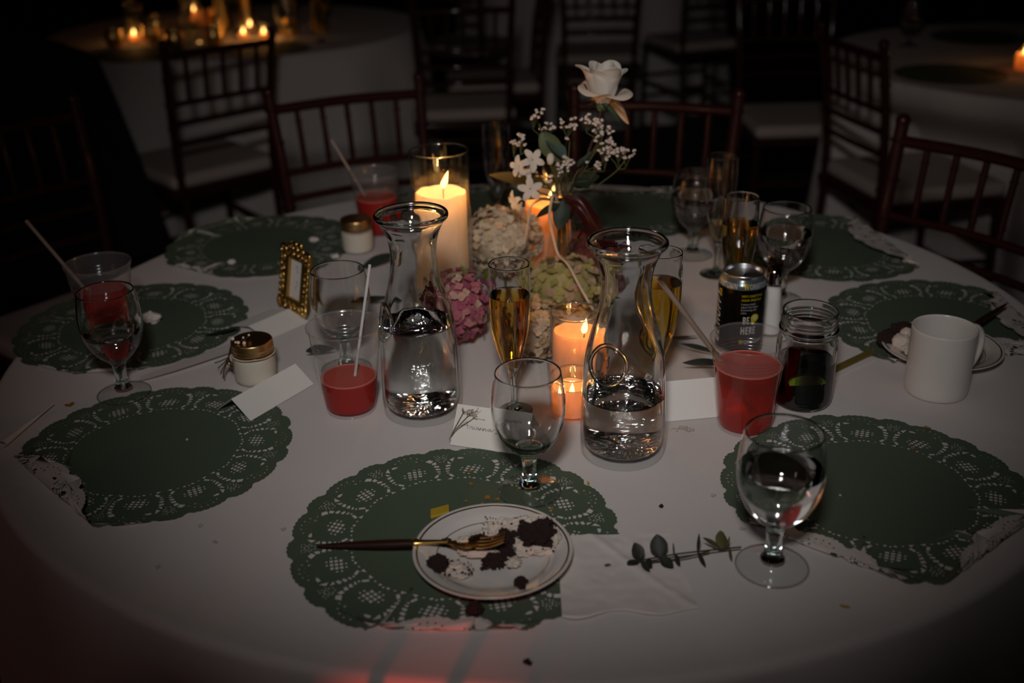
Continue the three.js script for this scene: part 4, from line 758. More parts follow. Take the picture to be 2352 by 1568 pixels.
// ---------------------------------------------------------------- paper napkin at the near edge
{
  const A = [0.020, 0.540], B = [0.138, 0.538], Cc = [0.150, 0.661], Dd = [0.022, 0.668];
  const top = (u, v) => {
    const x = (A[0] * (1 - u) + B[0] * u) * (1 - v) + (Dd[0] * (1 - u) + Cc[0] * u) * v, z = (A[1] * (1 - u) + B[1] * u) * (1 - v) + (Dd[1] * (1 - u) + Cc[1] * u) * v + v * v * 0.0065 * Math.sin(u * 10.5 + 0.4) * (1 - 0.5 * u);
    const edge = Math.pow(v, 6);
    return [x, 0.0022 + 0.0010 * nz(x * 38, 1.1, z * 38) + 0.0006 * nz(x * 90, 2.1, z * 90) + edge * (0.0042 * (0.55 + 0.45 * Math.sin(u * 10.5 + 0.6)) * (1 - u * 0.75)) + 0.0012 * Math.exp(-Math.pow((u - v * 0.7 - 0.3) / 0.05, 2)), z];
  };
  const up = surf(top, 70, 60), lo = surf((u, v) => { const p = top(u, v * 0.996); return [p[0], 0.0012 + 0.2 * (p[1] - 0.0012), p[2]]; }, 70, 60);
  const hem = surf((u, v) => { const p = top(u, 1), q = top(u, 0.996); return [p[0] + 0, (p[1]) * (1 - v) + v * 0.0014, p[2] + 0.0016 * Math.sin(v * Math.PI) - 0.0006 * v]; }, 70, 8);
  solo('paper_napkin', merge([up, lo, hem]), paperM, 'rumpled white paper napkin lying beside the nearest cake plate', 'napkin', [0, T, 0]);
}
// ---------------------------------------------------------------- leaves and sprigs
function leafGeo(L, W, bend, cup, wave = 0, tip = 1) { // from the base at 0 towards +z
  return surf((u, v) => { const s = u * 2 - 1, w = W * Math.pow(Math.sin(Math.PI * Math.min(1, 0.04 + 0.96 * v)), 0.75 / tip) * (1 - 0.12 * v), x = s * w; return [x, bend * v * v * L + cup * s * s * w - (1 - Math.abs(s)) * 0.0 + wave * Math.sin(v * 9 + s * 2) * w, v * L]; }, 10, 16);
}
const orient = (g, dir, roll, pos) => { const d = V3(...dir).normalize(), q = new THREE.Quaternion().setFromUnitVectors(V3(0, 0, 1), d); g.applyQuaternion(new THREE.Quaternion().setFromAxisAngle(V3(0, 0, 1), roll)); g.applyQuaternion(q); return g.translate(...pos); };
{
  const t = thing('eucalyptus_sprig', 'dark eucalyptus sprig lying across the paper napkin, stem at the goblet', 'sprig', [0, T, 0]);
  const sp = [[0.205, 0.0085, 0.572], [0.170, 0.0105, 0.580], [0.135, 0.0110, 0.587], [0.100, 0.0090, 0.594]];
  part(t, 'stem', tube(sp, 0.0009, 40, 6), stemBrown); part(t, 'stem', tube([[0.172, 0.0100, 0.5805], [0.140, 0.0075, 0.589], [0.108, 0.0070, 0.594]], 0.0008, 30, 6), stemBrown);
  const L = (p, d, l, w, roll, m, bend = 0.15) => part(t, 'leaf', orient(leafGeo(l, w, bend, 0.25), d, roll, p), m);
  L([0.183, 0.0105, 0.577], [-0.75, 0.25, -0.25], 0.020, 0.0078, 0.5, leafOlive); L([0.186, 0.0105, 0.577], [0.05, 0.55, -0.75], 0.020, 0.0075, 0.2, leafOlive); L([0.192, 0.0105, 0.576], [0.15, -0.20, 0.9], 0.017, 0.0028, 1.2, leafOlive); L([0.190, 0.0105, 0.576], [0.30, 0.6, -0.4], 0.012, 0.0022, 1.3, leafOlive);
  L([0.160, 0.0110, 0.5825], [0.25, 0.50, -0.75], 0.019, 0.0030, 1.25, eucaDark); L([0.160, 0.0105, 0.583], [0.38, -0.22, 0.8], 0.019, 0.0032, 1.25, eucaDark);
  L([0.136, 0.0110, 0.587], [0.08, 0.6, -0.5], 0.012, 0.0034, 1.0, eucaDark); L([0.137, 0.0105, 0.587], [0.30, -0.25, 0.8], 0.014, 0.0034, 1.0, eucaDark);
  L([0.122, 0.0108, 0.5895], [-0.12, 0.75, -0.5], 0.022, 0.0095, 0.15, eucaDark); L([0.122, 0.0100, 0.590], [0.62, -0.20, 0.7], 0.018, 0.0055, 0.4, eucaDark);
  L([0.108, 0.0095, 0.5925], [0.35, -0.1, 0.8], 0.013, 0.0040, 0.8, eucaDark); L([0.102, 0.0095, 0.5935], [-0.35, 0.72, -0.45], 0.018, 0.0075, 0.2, eucaDark); L([0.102, 0.0088, 0.594], [0.5, -0.1, 0.75], 0.017, 0.0035, 1.0, eucaDark); L([0.100, 0.0090, 0.594], [0.35, 0.25, -0.15], 0.009, 0.0050, 0.4, eucaDark); L([0.100, 0.0085, 0.594], [-0.85, -0.1, 0.35], 0.013, 0.0058, 0.3, eucaDark); L([0.116, 0.0095, 0.591], [-0.45, 0.2, 0.5], 0.010, 0.0045, 0.3, eucaDark);
}
function tableLeaf(name, pos, dir, l, w, m, label, bend = 0.10, roll = 0) { solo(name, orient(leafGeo(l, w, bend, 0.14, 0.02), dir, roll, [0, 0, 0]), m, label, 'leaf', [pos[0], T + pos[1], pos[2]], 0); }
tableLeaf('eucalyptus_leaf', [0.252, 0.018, 0.172], [-0.98, 0.02, 0.05], 0.055, 0.0190, leafDark, 'round green eucalyptus leaf before the white card, left of the clear red drink', 0.05, 0.72);
tableLeaf('eucalyptus_leaf', [0.255, 0.012, 0.128], [-0.93, 0.10, -0.30], 0.056, 0.0160, leafDark, 'green eucalyptus leaf in the middle of the three beside the red drink', 0.05, 0.55);
tableLeaf('eucalyptus_leaf', [0.180, 0.006, 0.062], [0.97, 0.05, 0.08], 0.056, 0.014, leafDark, 'narrow green leaf lying right behind the right carafe', 0.05, -0.35);
tableLeaf('eucalyptus_leaf', [-0.322, 0.016, 0.112], [0.98, 0.02, -0.1], 0.040, 0.0170, leafDark, 'small dark leaf lying left of the cloudy red drink', 0.05, -0.8);
tableLeaf('eucalyptus_leaf', [-0.292, 0.010, -0.238], [0.93, 0.25, -0.25], 0.060, 0.017, leafDark, 'dark leaf lying behind the left carafe neck', 0.05, -0.6);
tableLeaf('eucalyptus_leaf', [-0.285, 0.012, -0.070], [0.95, 0.08, -0.1], 0.060, 0.019, leafDark, 'dark green leaf lying behind the empty goblet', 0.05, -0.6);
tableLeaf('eucalyptus_leaf', [-0.490, 0.004, 0.024], [0.9, 0.05, -0.18], 0.052, 0.008, leafDark, 'slim dark leaf on the right rim of the left doily');
{
  const t = thing('dried_sprig', 'tiny dried white sprig lying over the lettered place card', 'sprig', [0, T, 0]);
  const st = [], bl = [], ph = (x, y, z) => [x, y, z];
  const root = ph(-0.1045, 0.0100, 0.352), fork1 = ph(-0.0950, 0.0265, 0.340);
  for (let k = 0; k < 3; k++) {
    const mid = ph(-0.088 + 0.006 * k, 0.036 - 0.003 * k, 0.334 + 0.002 * k);
    st.push(tube([root, [(root[0] + fork1[0]) / 2 + 0.0012 * k, (root[1] + fork1[1]) / 2, (root[2] + fork1[2]) / 2], mid], 0.00042, 14, 5));
    for (let q = 0; q < 7; q++) { const e = ph(mid[0] + rr(-0.002, 0.016), mid[1] + rr(-0.003, 0.011), mid[2] + rr(-0.008, 0.006)); st.push(tube([mid, [(mid[0] + e[0]) / 2 - 0.0008, (mid[1] + e[1]) / 2 + 0.001, (mid[2] + e[2]) / 2], e], 0.00022, 8, 4)); bl.push(new THREE.IcosahedronGeometry(rr(0.0007, 0.0014), 1).translate(...e)); }
  }
  bl.push(lump(0.0032, 0.0032, 0.0028, 0.3, 2, 3, 4).translate(-0.080, 0.0375, 0.334), lump(0.0026, 0.003, 0.0026, 0.3, 2, 3, 6).translate(-0.074, 0.034, 0.336));
  part(t, 'stems', merge(st), std(C(0.16, 0.13, 0.07), 0.8)); tag(part(t, 'blossoms', merge(bl), paleBit), null, null, null, 'stuff');
}
// ---------------------------------------------------------------- hydrangea heads
const florets = [];
for (let k = 0; k < 3; k++) {
  const g = [];
  for (let q = 0; q < 4; q++) {
    const a = q * Math.PI / 2 + rr(-0.15, 0.15), L = rr(0.0082, 0.0102), W = rr(0.0046, 0.0056), c = rr(-0.15, 0.35);
    const p = surf((u, v) => { const s = u * 2 - 1, w = W * Math.pow(Math.sin(Math.PI * (0.10 + 0.80 * v)), 0.8); return [s * w, 0.0016 * Math.sin(v * Math.PI * 0.8) + c * v * v * L - 0.10 * s * s * w, v * L]; }, 4, 5);
    g.push(p.rotateY(a));
  }
  g.push(new THREE.SphereGeometry(0.0011, 6, 5).translate(0, 0.0012, 0));
  florets.push(merge(g));
}
function hydrangea(pos, rx, ry, rz, n, size, cols, label) {
  const t = thing('hydrangea_head', label, 'flower', [pos[0], T, pos[2]], 0);
  const mats = cols.map((c) => phys({ color: C(...c), roughness: 0.9, transmission: 0.2, thickness: 0, specularIntensity: 0.25 }));
  part(t, 'stem', tube([[0, 0.004, 0.01], [0, pos[1] * 0.6, 0.002], [0, pos[1], 0]], 0.0028, 10, 8), stemGreen);
  part(t, 'core', lump(rx * 0.80, ry * 0.80, rz * 0.80, 0.12, 2.5, 4, pos[0] * 40).translate(0, pos[1], 0), mats[0]);
  const up = V3(0, 1, 0);
  for (let k = 0; k < n; k++) {
    const y = 1 - 2 * (k + 0.5) / n, r = Math.sqrt(1 - y * y), a = k * 2.39996 + rr(-0.25, 0.25), d = V3(r * Math.cos(a), y, r * Math.sin(a));
    if (pos[1] + d.y * ry < 0.006) continue;
    const j = rr(0.84, 1.12) * (1 + 0.16 * nz(d.x * 2.2, d.y * 2.2, d.z * 2.2 + pos[0] * 30));
    const m = part(t, 'floret', florets[k % 3], mats[Math.min(mats.length - 1, Math.floor(rnd() * mats.length))]);
    m.position.set(d.x * rx * j, Math.max(0.006, pos[1] + d.y * ry * j), d.z * rz * j);
    m.quaternion.setFromUnitVectors(up, V3(d.x / rx + rr(-11, 11), d.y / ry + rr(-11, 11), d.z / rz + rr(-11, 11)).normalize()).multiply(new THREE.Quaternion().setFromAxisAngle(up, rr(0, 6.28)));
    m.scale.setScalar(size * rr(0.85, 1.15));
  }
  return t;
}
hydrangea([-0.050, 0.083, -0.165], 0.058, 0.052, 0.052, 250, 0.74, [[0.70, 0.58, 0.42], [0.76, 0.66, 0.50], [0.62, 0.50, 0.35]], 'cream hydrangea head, largest, between the two tall candles');
hydrangea([-0.108, 0.056, 0.050], 0.046, 0.052, 0.050, 220, 0.72, [[0.42, 0.13, 0.17], [0.50, 0.22, 0.22], [0.55, 0.36, 0.27], [0.34, 0.09, 0.15]], 'pink hydrangea head behind the left carafe');
hydrangea([0.046, 0.046, -0.052], 0.062, 0.043, 0.048, 230, 0.80, [[0.46, 0.40, 0.16], [0.54, 0.44, 0.22], [0.40, 0.36, 0.13], [0.50, 0.34, 0.24]], 'yellow-green hydrangea head under the flower vase');
hydrangea([-0.004, 0.042, 0.112], 0.043, 0.042, 0.040, 180, 0.72, [[0.56, 0.42, 0.30], [0.62, 0.50, 0.36], [0.50, 0.38, 0.24]], 'pale cream hydrangea head between the flute and the amber candle');
hydrangea([0.098, 0.052, -0.150], 0.044, 0.044, 0.040, 170, 0.75, [[0.17, 0.045, 0.040], [0.22, 0.07, 0.05], [0.13, 0.035, 0.035]], 'dark burgundy hydrangea head right of the flower vase');
{
  const t = thing('foliage_sprig', 'little light green sprig between the pillar candle and pink hydrangea', 'sprig', [-0.088, T, -0.018]);
  for (let k = 0; k < 9; k++) part(t, 'leaf', orient(leafGeo(rr(0.018, 0.026), 0.0045, 0.3, 0.2), [rr(-0.7, 0.7), 1.0, rr(-0.1, 0.6)], rr(0, 3), [rr(-0.012, 0.016), 0.062 + rr(0, 0.012), rr(-0.006, 0.006)]), std(C(0.17, 0.20, 0.04), 0.7));
  part(t, 'stem', tube([[0, 0.003, 0.002], [0.002, 0.04, 0], [0, 0.07, 0]], 0.0016, 12, 6), stemGreen);
}

// ---------------------------------------------------------------- the flower vase and what stands in it
const VX = 0.046, VZ = -0.112, VY = 0.168;
{
  const t = thing('bud_vase', 'clear glass bud vase holding the rose and small white flowers', 'vase', [VX, T + 0.0002, VZ]);
  part(t, 'glass', lathe(smooth([[0.0, 0.001], [0.020, 0.0005], [0.0245, 0.004], [0.0255, 0.03], [0.0245, 0.08], [0.0190, 0.115], [0.0150, 0.140], [0.0165, 0.160], [0.0185, VY]], 60), 72), thinGlass);
}
{ // the rose
  const t = thing('rose', 'single white rose rising above the other flowers', 'rose', [0.101, T + 0.3165, -0.080], 0);
  const petal = (o) => surf((u, v) => {
    const s = u * 2 - 1, top = 1 - (o.round ?? 0.16) * Math.pow(Math.abs(s), 2.4), vv = v * top;
    const r = o.r(vv), y = o.y(vv), W = o.w * Math.pow(Math.sin(Math.PI * Math.min(0.62, 0.10 + 0.56 * vv)), 0.9), R = o.R(vv), a = s * W / R;
    const rad = r - R * (1 - Math.cos(a)) + (o.lip ?? 0) * Math.pow(vv, 6) * s * s, tg = R * Math.sin(a), yy = y + (o.wav ?? 0) * Math.sin(s * 3 + o.az * 5) * vv * vv;
    return [rad * Math.sin(o.az) + tg * Math.cos(o.az), yy, rad * Math.cos(o.az) - tg * Math.sin(o.az)];
  }, 22, 22);
  const tilt = (g) => g.rotateZ(-0.10).rotateX(0.10);
  // bud: tall petals that wrap each other
  for (let k = 0; k < 6; k++) { const b = 0.0050 + k * 0.0024; part(t, 'petal', tilt(petal({ az: 0.3 + k * 2.2, w: 0.018 + k * 0.0032, r: (v) => 0.004 + (b + 0.004) * Math.pow(Math.sin(v * Math.PI * 0.60), 0.8) - 0.004 * v * v, y: (v) => 0.002 + v * (0.060 - k * 0.0018), R: (v) => b + 0.0045, round: 0.50 })), petalWhite); }
  const mids = [[0.42, 0.058, 0.021], [-0.55, 0.055, 0.023], [1.45, 0.052, 0.025], [2.6, 0.056, 0.022], [3.9, 0.054, 0.023], [-1.35, 0.050, 0.026]];
  for (const [az, h, r1] of mids) part(t, 'petal', tilt(petal({ az, w: 0.034, r: (v) => 0.004 + r1 * Math.pow(v, 0.5) - 0.004 * v + 0.006 * Math.pow(v, 9), y: (v) => 0.001 + h * v - 0.002 * Math.pow(v, 9), R: (v) => 0.019 + 0.004 * v, round: 0.52, lip: 0.006, wav: 0.0015 })), petalWhite);
  // outer petals turned down and out
  part(t, 'petal', tilt(petal({ az: -0.72, w: 0.033, r: (v) => 0.004 + 0.043 * Math.pow(v, 0.85) + 0.003 * Math.pow(v, 6), y: (v) => 0.001 + 0.036 * Math.pow(v, 0.9) - 0.016 * Math.pow(v, 5), R: (v) => 0.027, round: 0.34, wav: 0.003 })), petalEdge);
  part(t, 'petal', tilt(petal({ az: 0.74, w: 0.036, r: (v) => 0.004 + 0.042 * Math.pow(v, 0.8) + 0.004 * Math.pow(v, 6), y: (v) => 0.001 + 0.033 * Math.pow(v, 0.9) - 0.015 * Math.pow(v, 5), R: (v) => 0.029, round: 0.32, wav: -0.003 })), petalEdge);
  part(t, 'petal', tilt(petal({ az: 2.1, w: 0.026, r: (v) => 0.004 + 0.047 * v, y: (v) => 0.001 + 0.010 * Math.sin(v * 3.1) - 0.038 * v * v, R: (v) => 0.020, round: 0.45 })), petalEdge);
  part(t, 'petal', tilt(petal({ az: 3.6, w: 0.034, r: (v) => 0.004 + 0.038 * v, y: (v) => 0.001 + 0.026 * Math.sin(v * 2.6), R: (v) => 0.03 })), petalEdge);
  part(t, 'petal', tilt(petal({ az: -1.50, w: 0.020, r: (v) => 0.006 + 0.029 * Math.pow(v, 0.6) + 0.010 * Math.pow(v, 8), y: (v) => 0.002 + 0.054 * v - 0.004 * Math.pow(v, 9), R: (v) => 0.015, round: 0.2 })), petalEdge);
  for (let k = 0; k < 5; k++) { const a = k * 1.257 + 0.2; part(t, 'sepal', orient(leafGeo(k === 1 ? 0.042 : 0.024, 0.0045, -0.35, 0.2, 0, 0.7), [Math.sin(a), k === 1 ? -0.75 : 0.25, Math.cos(a)], 0, [0, 0.001, 0]), leafGreen); }
  part(t, 'calyx', lump(0.0085, 0.0080, 0.0085, 0.05, 1.5, 5, 3).translate(0, -0.004, 0), leafGreen);
  part(t, 'stem', tube([[0, -0.008, 0], [-0.010, -0.050, -0.008], [-0.034, -0.120, -0.024], [VX - 0.101, -0.160, VZ + 0.080], [VX - 0.101 - 0.008, -0.290, VZ + 0.086]], 0.0021, 50, 8), std(C(0.055, 0.025, 0.022), 0.7));
}
function gyp(label, stemPts, clusters) {
  const base = stemPts[0], t = thing('gypsophila_sprig', label, 'sprig', [base[0], T + base[1], base[2]], 0, null), L = (p) => [p[0] - base[0], p[1] - base[1], p[2] - base[2]];
  part(t, 'stem', tube(stemPts.map(L), 0.0010, 40, 6), stemGreen);
  const tw = [], bl = [];
  for (const [c, n, r] of clusters) {
    const root = c.map((v, k) => v - [0.004, 0.022, 0.0][k]);
    let near = stemPts[0], best = 9; for (const s of stemPts) { const d = Math.hypot(s[0] - c[0], s[1] - c[1] + 0.03, s[2] - c[2]); if (d < best && s[1] < c[1]) { best = d; near = s; } }
    tw.push(tube([near, [(near[0] + root[0]) / 2 + 0.002, (near[1] + root[1]) / 2, (near[2] + root[2]) / 2], root].map(L), 0.0007, 12, 5));
    for (let k = 0; k < n; k++) { const e = [c[0] + rr(-r, r) * 1.15, c[1] + rr(-r, r) * 0.8, c[2] + rr(-r, r) * 0.7]; tw.push(tube([root, [(root[0] + e[0]) / 2, (root[1] + e[1]) / 2 + 0.001, (root[2] + e[2]) / 2], e].map(L), 0.0003, 6, 4)); const f = L(e); for (let q = 0; q < 3; q++) bl.push(new THREE.IcosahedronGeometry(rr(0.0017, 0.0027), 1).scale(1, 0.8, 1).translate(f[0] + rr(-0.0015, 0.0015), f[1] + rr(-0.0012, 0.0012), f[2] + rr(-0.0015, 0.0015))); }
  }
  part(t, 'twigs', merge(tw), stemGreen); tag(part(t, 'blossoms', merge(bl), tinyWhite), null, null, null, 'stuff');
}
const vb = [VX, 0.10, VZ], vm = [VX, 0.165, VZ];
gyp('baby\'s breath sprig with blossoms left of the rose, on the long leaf', [[VX - 0.006, 0.05, VZ + 0.004], [VX - 0.008, 0.165, VZ + 0.004], [0.030, 0.215, -0.095], [0.018, 0.258, -0.09]], [[[0.005, 0.299, -0.09], 9, 0.010], [[0.022, 0.278, -0.088], 8, 0.010]]);
gyp('baby\'s breath sprig lowest on the left above the small star flowers', [[VX - 0.010, 0.06, VZ + 0.006], [VX - 0.011, 0.165, VZ + 0.006], [0.012, 0.205, -0.085], [-0.012, 0.245, -0.085]], [[[-0.014, 0.264, -0.085], 8, 0.010], [[-0.024, 0.260, -0.083], 5, 0.007]]);
gyp('baby\'s breath sprig in the middle, left of the rose stem', [[VX, 0.05, VZ], vm, [0.052, 0.220, -0.095], [0.055, 0.258, -0.09]], [[[0.055, 0.285, -0.088], 12, 0.012], [[0.052, 0.262, -0.088], 2, 0.004]]);
gyp('thick baby\'s breath sprig climbing right below the rose', [[VX + 0.005, 0.06, VZ], [VX + 0.006, 0.165, VZ], [0.075, 0.215, -0.08], [0.098, 0.262, -0.068]], [[[0.082, 0.300, -0.062], 9, 0.011], [[0.098, 0.290, -0.06], 16, 0.012], [[0.104, 0.273, -0.06], 16, 0.011], [[0.106, 0.256, -0.06], 12, 0.010], [[0.109, 0.243, -0.06], 6, 0.007]]);
gyp('baby\'s breath sprig reaching far to the right', [[VX + 0.008, 0.08, VZ + 0.004], [VX + 0.012, 0.166, VZ + 0.004], [0.090, 0.190, -0.08], [0.126, 0.218, -0.078], [0.136, 0.232, -0.078]], [[[0.130, 0.250, -0.078], 14, 0.012], [[0.141, 0.242, -0.078], 8, 0.009], [[0.120, 0.256, -0.08], 5, 0.007]]);
gyp('short baby\'s breath sprig in the heart of the bunch', [[VX + 0.002, 0.06, VZ + 0.008], [VX + 0.002, 0.166, VZ + 0.008], [0.050, 0.200, -0.075]], [[[0.054, 0.236, -0.066], 14, 0.010], [[0.044, 0.226, -0.064], 10, 0.009], [[0.089, 0.226, -0.07], 9, 0.010], [[0.032, 0.208, -0.066], 4, 0.008]]);
{ // small star flowers on one stem
  const t = thing('star_flower_sprig', 'sprig of five-petalled white star flowers at the left of the vase', 'flower', [VX - 0.012, T + 0.165, VZ + 0.012]);
  const o = [VX - 0.012, 0.165, VZ + 0.012];
  const star = (p, d, s, roll) => {
    const g = new THREE.Group(); g.name = 'flower'; g.position.set(p[0] - o[0], p[1] - o[1], p[2] - o[2]);
    g.quaternion.setFromUnitVectors(V3(0, 0, 1), V3(...d).normalize()).multiply(new THREE.Quaternion().setFromAxisAngle(V3(0, 0, 1), roll)); t.add(g);
    for (let k = 0; k < 5; k++) { const q = surf((u, v) => { const x = (u * 2 - 1) * 0.0047 * s * Math.pow(Math.sin(Math.PI * (0.10 + 0.80 * v)), 0.9); return [x, 0.0012 + v * 0.0155 * s, 0.0030 * s * Math.sin(v * 2.6) - 0.0020 * v * v + x * x * 30]; }, 8, 10); part(g, 'petal', q.rotateZ(k * 1.2566), petalWhite); }
    part(g, 'throat', lathe([V2(0.0012, -0.012 * s), V2(0.0014, -0.004 * s), V2(0.0024 * s, 0.0006)], 12).rotateX(Math.PI / 2), petalWhite);
  };
  star([-0.020, 0.231, -0.058], [-0.55, 0.25, 0.8], 1.0, 0.2); star([0.000, 0.240, -0.058], [0.25, 0.35, 0.9], 1.1, 0.6); star([-0.004, 0.198, -0.052], [0.05, 0.20, 1], 1.15, 0.1); star([-0.027, 0.178, -0.058], [-0.8, -0.1, 0.6], 1.0, 0.3); star([-0.008, 0.218, -0.070], [-0.1, 0.9, 0.4], 0.9, 0.9); star([-0.020, 0.166, -0.062], [-0.3, -0.8, 0.5], 0.8, 0.5);
  const st = [[[0, 0, 0], [-0.010, 0.026, 0.010], [-0.030, 0.040, 0.024], [0.000 - o[0], 0.232 - o[1], -0.066 - o[2]]], [[-0.010, 0.022, 0.010], [-0.030, 0.035, 0.030], [-0.020 - o[0], 0.224 - o[1], -0.066 - o[2]]], [[0, 0, 0], [-0.016, 0.012, 0.026], [-0.022 - o[0], 0.178 - o[1], -0.066 - o[2]]], [[0, 0.003, 0], [-0.018, 0.020, 0.030], [-0.004 - o[0], 0.196 - o[1], -0.062 - o[2]]]];
  part(t, 'stem', merge(st.map((s) => tube(s, 0.0012, 16, 6))), stemGreen);
  part(t, 'bud', lump(0.0055, 0.0090, 0.0055, 0.06, 1.2, 5, 1).translate(0.026 - o[0], 0.240 - o[1], -0.062 - o[2]), petalWhite);
  part(t, 'bud_stalk', tube([[0, 0, 0], [0.002, 0.040, 0.018], [0.026 - o[0], 0.232 - o[1], -0.062 - o[2]]], 0.0016, 14, 6), leafGreen);
}
{ // eucalyptus branch in the vase
  const t = thing('eucalyptus_branch', 'eucalyptus branch of broad leaves among the flowers in the vase', 'branch', [VX, T + 0.150, VZ]);
  const o = [VX, 0.150, VZ], S = (p) => [p[0] - o[0], p[1] - o[1], p[2] - o[2]];
  const L = (p, d, l, w, roll, m, bend = 0.15) => part(t, 'leaf', orient(leafGeo(l, w, bend, 0.2, 0.03), d, roll, S(p)), m);
  part(t, 'stem', tube([[0, -0.07, 0], [0, 0, 0], S([0.040, 0.20, -0.095]), S([0.020, 0.250, -0.092]), S([0.010, 0.285, -0.092])], 0.0014, 40, 6), stemGreen);
  part(t, 'stem', tube([[0.003, 0, 0], S([0.062, 0.20, -0.10]), S([0.085, 0.235, -0.10])], 0.0013, 30, 6), stemGreen);
  L([0.013, 0.272, -0.088], [0.55, -0.75, 0.25], 0.052, 0.0165, 0.5, std(C(0.085, 0.105, 0.040), 0.6), -0.25); L([0.022, 0.262, -0.088], [0.55, -0.42, 0.5], 0.042, 0.0175, -0.35, leafBlue, -0.1);
  L([0.068, 0.222, -0.082], [0.55, 0.55, 0.35], 0.036, 0.0150, 0.3, leafBlue); L([0.084, 0.225, -0.100], [0.6, 0.7, 0.0], 0.042, 0.0170, 0.9, leafOlive);
  L([0.066, 0.205, -0.082], [0.35, -0.25, 0.6], 0.034, 0.0125, 0.2, leafDark); L([0.060, 0.195, -0.082], [0.85, 0.25, 0.3], 0.045, 0.014, 0.9, leafDark);
  L([0.020, 0.190, -0.100], [-0.95, 0.12, 0.0], 0.088, 0.0185, 0.7, leafOlive, 0.08); L([0.040, 0.165, -0.092], [-0.65, -0.45, 0.5], 0.046, 0.0145, 0.4, leafDark); L([0.046, 0.168, -0.088], [-0.15, -0.95, 0.35], 0.045, 0.014, 0.1, leafDark);
}
{ // ribbon
  const pts = new THREE.CatmullRomCurve3([V3(0.050, 0.163, -0.086), V3(0.066, 0.168, -0.078), V3(0.080, 0.152, -0.072), V3(0.094, 0.124, -0.072), V3(0.108, 0.099, -0.076), V3(0.119, 0.092, -0.080)]);
  const g = surf((u, v) => { const p = pts.getPointAt(u), d = pts.getTangentAt(u), n = V3(d.y, -d.x, 0.5 * Math.sin(u * 5)).normalize().multiplyScalar(0.0125 * (v * 2 - 1)); const c = V3().crossVectors(d, n).normalize().multiplyScalar(0.0022 * Math.cos((v - 0.5) * Math.PI)); return [p.x + n.x + c.x, p.y + n.y + c.y, p.z + n.z + c.z]; }, 60, 10);
  const lo = g.clone().translate(0, 0, -0.0005);
  const t = thing('satin_ribbon', 'burgundy satin ribbon tied at the neck of the vase', 'ribbon', [0, T, 0]);
  part(t, 'tail', merge([g, lo]), ribbonM);
  part(t, 'band', lathe([V2(0.0168, 0.136), V2(0.0172, 0.142), V2(0.0180, 0.154), V2(0.0188, 0.160)], 48).translate(VX, 0, VZ), ribbonM);
  part(t, 'knot', lump(0.010, 0.009, 0.008, 0.15, 1.5, 6, 8).translate(VX + 0.006, 0.155, VZ + 0.022), ribbonM);
}
{ // twine
  const t = thing('twine', 'pale twine hanging in two loose ends from the flower vase', 'twine', [0, T, 0]);
  part(t, 'loop', tube([...Array(20)].map((_, k) => { const a = k / 20 * Math.PI * 2; return [VX + 0.0200 * Math.sin(a), 0.165 + 0.001 * Math.sin(a * 3), VZ + 0.0200 * Math.cos(a)]; }), 0.0013, 60, 6, true), twineM);
  part(t, 'loose_end', tube([[VX - 0.016, 0.166, VZ + 0.014], [0.010, 0.172, -0.082], [-0.003, 0.165, -0.074], [-0.009, 0.134, -0.068], [-0.014, 0.108, -0.066]], 0.0015, 50, 7), twineM);
  part(t, 'loose_end', tube([[VX - 0.010, 0.167, VZ + 0.018], [0.031, 0.186, -0.074], [0.0265, 0.170, -0.070], [0.0245, 0.150, -0.068], [0.028, 0.128, -0.064], [0.036, 0.098, -0.050], [0.050, 0.095, -0.010], [0.068, 0.072, 0.030], [0.084, 0.052, 0.060]], 0.0021, 90, 8), twineM);
}
// ---------------------------------------------------------------- scraps on the cloth
function scrap(name, list, geos, mat, label, cat, group) { list.forEach(([x, z], k) => solo(name, geos[k % geos.length], mat, label, cat, [x, T + 0.0012, z], rr(0, 6.28), group)); }
const flake = (l, w, h) => surf((u, v) => { const s = u * 2 - 1, q = v * 2 - 1; return [s * l * Math.sqrt(Math.max(0.05, 1 - q * q)), h * (s * s - q * q * 0.5) + 0.0003, q * w]; }, 8, 8);
const flakes = [flake(0.0032, 0.0020, 0.0006), flake(0.0045, 0.0030, 0.0008), flake(0.0022, 0.0016, 0.0004)];
[[-0.077, 0.411, 'orange flake on the far rim lattice of the nearest doily, farthest from the camera'], [-0.074, 0.438, 'orange flake near the far edge of the smooth middle of the nearest doily'], [-0.055, 0.467, 'largest orange flake left of the empty goblet foot'], [-0.078, 0.473, 'small orange flake farthest left on the middle of the nearest doily'], [-0.044, 0.470, 'orange flake touching the left of the empty goblet foot'], [-0.002, 0.497, 'orange flake between the goblet foot and the cake plate'], [0.015, 0.490, 'orange flake right behind the cake plate, right of the goblet foot'], [-0.060, 0.478, 'tiny orange flake just before the largest flake left of the goblet foot']].forEach(([x, z, l], k) => scrap('petal_flake', [[x, z]], [flakes[[0, 0, 1, 2, 0, 2, 0, 2][k]]], orangeM, l, 'petal flake'));
scrap('petal_flake', [[0.058, 0.439]], [flake(0.0038, 0.0014, 0.0005)], yellowM, 'tiny yellow flake on the cloth before the right carafe', 'petal flake');
scrap('petal_flake', [[0.287, 0.657]], [flake(0.0048, 0.0019, 0.0005)], yellowM, 'yellow flake alone on the cloth at the near right', 'petal flake');
scrap('petal_flake', [[0.443, 0.370]], [flake(0.0040, 0.0022, 0.0005)], orangeM, 'orange flake on the near right doily', 'petal flake');
scrap('petal_flake', [[0.477, 0.321]], [flake(0.0042, 0.0022, 0.0006)], orangeM, 'orange flake on the cloth in front of the white mug', 'petal flake');
scrap('petal_flake', [[-0.612, 0.236]], [flake(0.0062, 0.0042, 0.0020)], orangeM, 'curled orange flake on the cloth left of the left goblet', 'petal flake');
